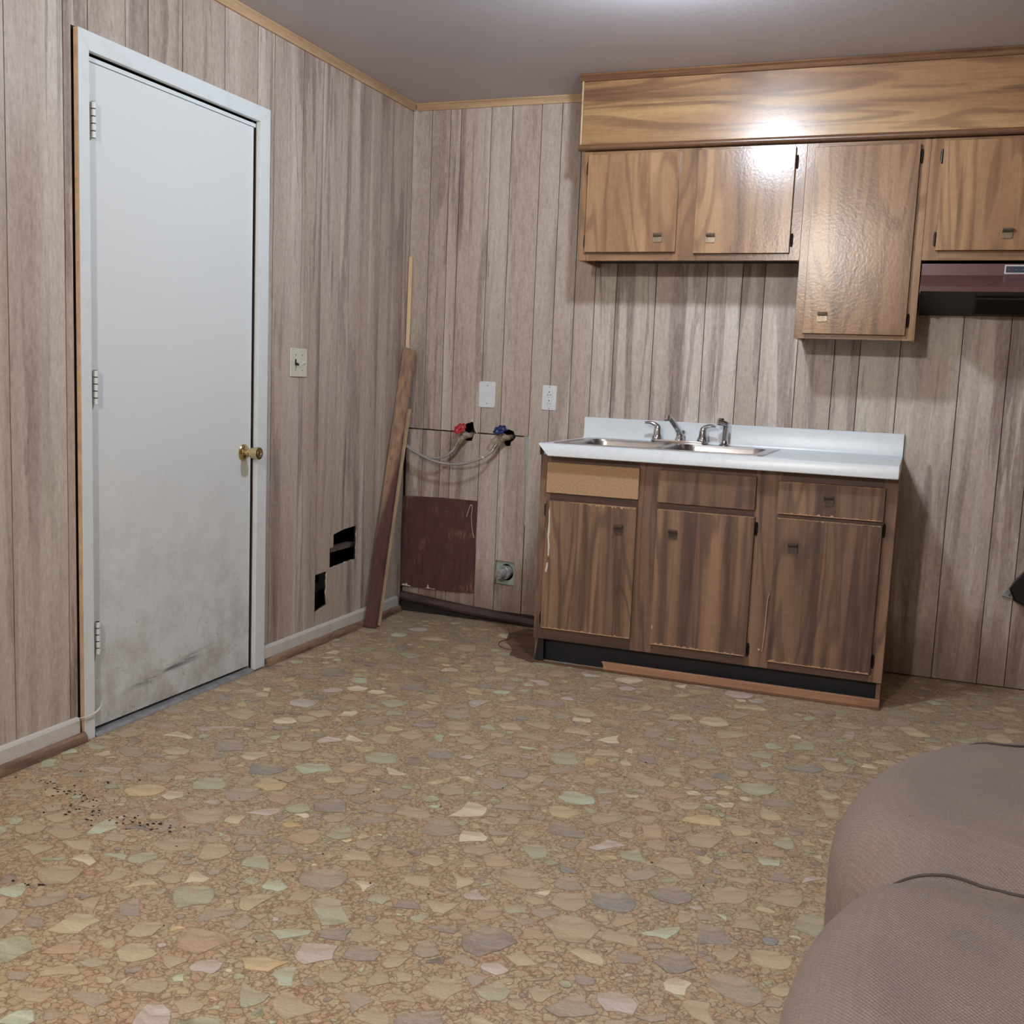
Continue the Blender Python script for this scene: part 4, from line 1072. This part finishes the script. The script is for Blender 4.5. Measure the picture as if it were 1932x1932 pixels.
# ------------------------------------------------------------------ sofa at lower right
sf = thing('sofa', 'grey-brown waffle knit sofa with rounded cushions at the lower right', 'sofa', (2.75, -3.5, 0))
def pillow(out, z0, z1, r, shape=lambda x, y: 0.0, k=6, grid=.045):
    P = [Vector((p.x, p.y)) for p in crom([(a, b, 0) for a, b in out], k, True)]; n = len(P)
    N = []
    for i in range(n):
        d = (P[(i + 1) % n] - P[i - 1]).normalized(); N.append(Vector((d.y, -d.x)))
    if sum(P[i - 1].x * P[i].y - P[i].x * P[i - 1].y for i in range(n)) < 0: N = [-q for q in N]
    bm = new(); rings = []
    def ring(ins, z):
        rings.append([bm.verts.new((p.x - q.x * ins, p.y - q.y * ins, z)) for p, q in zip(P, N)])
    ring(.03, z0); ring(.008, z0 + .03); ring(.002, z1 - r * 3); ring(0.0, z1 - r * 1.6)
    for a in range(0, 10):
        t = a / 9 * pi / 2; ring(r * (1 - cos(t)), z1 - r + r * sin(t))
    for A, B in zip(rings, rings[1:]):
        for j in range(n): bm.faces.new((A[j], A[(j + 1) % n], B[(j + 1) % n], B[j]))
    bm.faces.new(rings[0][::-1])
    loop = [(v.co.x, v.co.y) for v in rings[-1]]; vs = [Vector(p) for p in loop]
    xs = [p[0] for p in loop]; ys = [p[1] for p in loop]
    gx = min(xs) + grid / 2
    while gx < max(xs):
        gy = min(ys) + grid / 2
        while gy < max(ys):
            if inpoly((gx, gy), loop) and min((gx - a) ** 2 + (gy - b) ** 2 for a, b in loop) > (grid * .4) ** 2: vs.append(Vector((gx, gy)))
            gy += grid
        gx += grid
    q = delaunay_2d_cdt(vs, [(i, (i + 1) % n) for i in range(n)], [], 1, 1e-6)
    V = [None] * len(q[0])
    for i, p in enumerate(q[0]):
        src = q[3][i]
        V[i] = rings[-1][src[0]] if src and src[0] < n else bm.verts.new((p.x, p.y, z1))
    for f in q[2]:
        if len({V[i] for i in f}) == len(f):
            try: bm.faces.new([V[i] for i in f])
            except ValueError: pass
    for v in bm.verts:
        w = max(0.0, min(1.0, (v.co.z - (z1 - r * 1.5)) / (r * 1.5))); v.co.z += shape(v.co.x, v.co.y) * w
    return bm
def sofa_top(x, y):
    e = min(1.0, max(0.0, (x - 2.27) / .25))
    return (-.020 * math.exp(-((y - seam_y(x)) / .045) ** 2) + .012 * cos((y + 3.08) * 5.2) * (1 if y > -3.38 else .6)
            - .03 * math.exp(-(((x - 2.50) / .09) ** 2 + ((y + 2.77) / .06) ** 2)) + .01 * e)
BODY = [(2.338, -3.330), (2.301, -3.272), (2.281, -3.19), (2.287, -3.09), (2.322, -2.965), (2.385, -2.865), (2.47, -2.795), (2.60, -2.76), (2.85, -2.755), (3.08, -2.78), (3.17, -2.95),
        (3.18, -3.3), (3.18, -3.6), (3.18, -3.95), (3.12, -4.22), (2.9, -4.29), (2.6, -4.29), (2.40, -4.26), (2.292, -4.15), (2.266, -3.98), (2.268, -3.82), (2.264, -3.60), (2.276, -3.475), (2.307, -3.385)]
def seam_y(x): return -3.322 - .085 * min(1.0, max(0.0, (x - 2.31) / .30))
bmb = pillow(BODY, .02, .622, .10, sofa_top)
from mathutils.bvhtree import BVHTree
bv = BVHTree.FromBMesh(bmb)
def on_top(x, y, dz=.0012):
    h = bv.ray_cast(Vector((x, y, 2)), Vector((0, 0, -1)))[0]
    return (x, y, h.z + dz) if h else None
def surf_line(pts): return [p for p in (on_top(x, y) for x, y in pts) if p]
seam1 = surf_line([(2.341 + .01 * i, seam_y(2.341 + .01 * i)) for i in range(82)])
seam2 = surf_line([(2.425 + .02 * i, -2.815 - .075 * abs(sin(i * pi / 8.5))) for i in range(33)])
obj('upholstery', bmb, 'fabric', sf, smooth=True, angle=80)
obj('seam', tube(new(), seam1, .0020, 6, 2), 'stitch', sf)
obj('seam', tube(new(), seam2, .0020, 6, 2), 'stitch', sf)
obj('arm', pillow([(2.44, -2.81), (2.50, -2.72), (2.60, -2.675), (2.85, -2.66), (3.10, -2.68), (3.16, -2.75), (3.10, -2.84), (2.8, -2.86), (2.55, -2.86)], .02, .60, .05), 'fabric', sf, smooth=True, angle=80)

# ------------------------------------------------------------------ ceiling lights
def ceiling_light(label, loc, mat):
    x, y, z = loc
    t = thing('ceiling_light', label, 'ceiling light', (x, y, H), 'bare ceiling bulbs')
    obj('socket', lathe(new(), [(.055, 0), (.055, .008), (.035, .014), (.024, .020), (.020, H - z - .045), (0.0, H - z - .045)], (x, y, H - .0005), (0, 0, -1), 20), 'white_pl', t, smooth=True)
    bm = new(); prof = [(0, -.060)] + [(.060 * sin(a * pi / 12), -.060 * cos(a * pi / 12)) for a in range(1, 11)] + [(.018, .056), (0, .056)]
    lathe(bm, prof, (x, y, z), (0, 0, 1), 20); obj('bulb', bm, mat, t, smooth=True, label='lit white globe bulb')
ceiling_light('bare globe bulb on the ceiling in front of the wall cabinets', LAMP_NEAR, 'glow_near')
ceiling_light('bare globe bulb on the ceiling at the rear of the room', LAMP_FAR, 'glow_far')
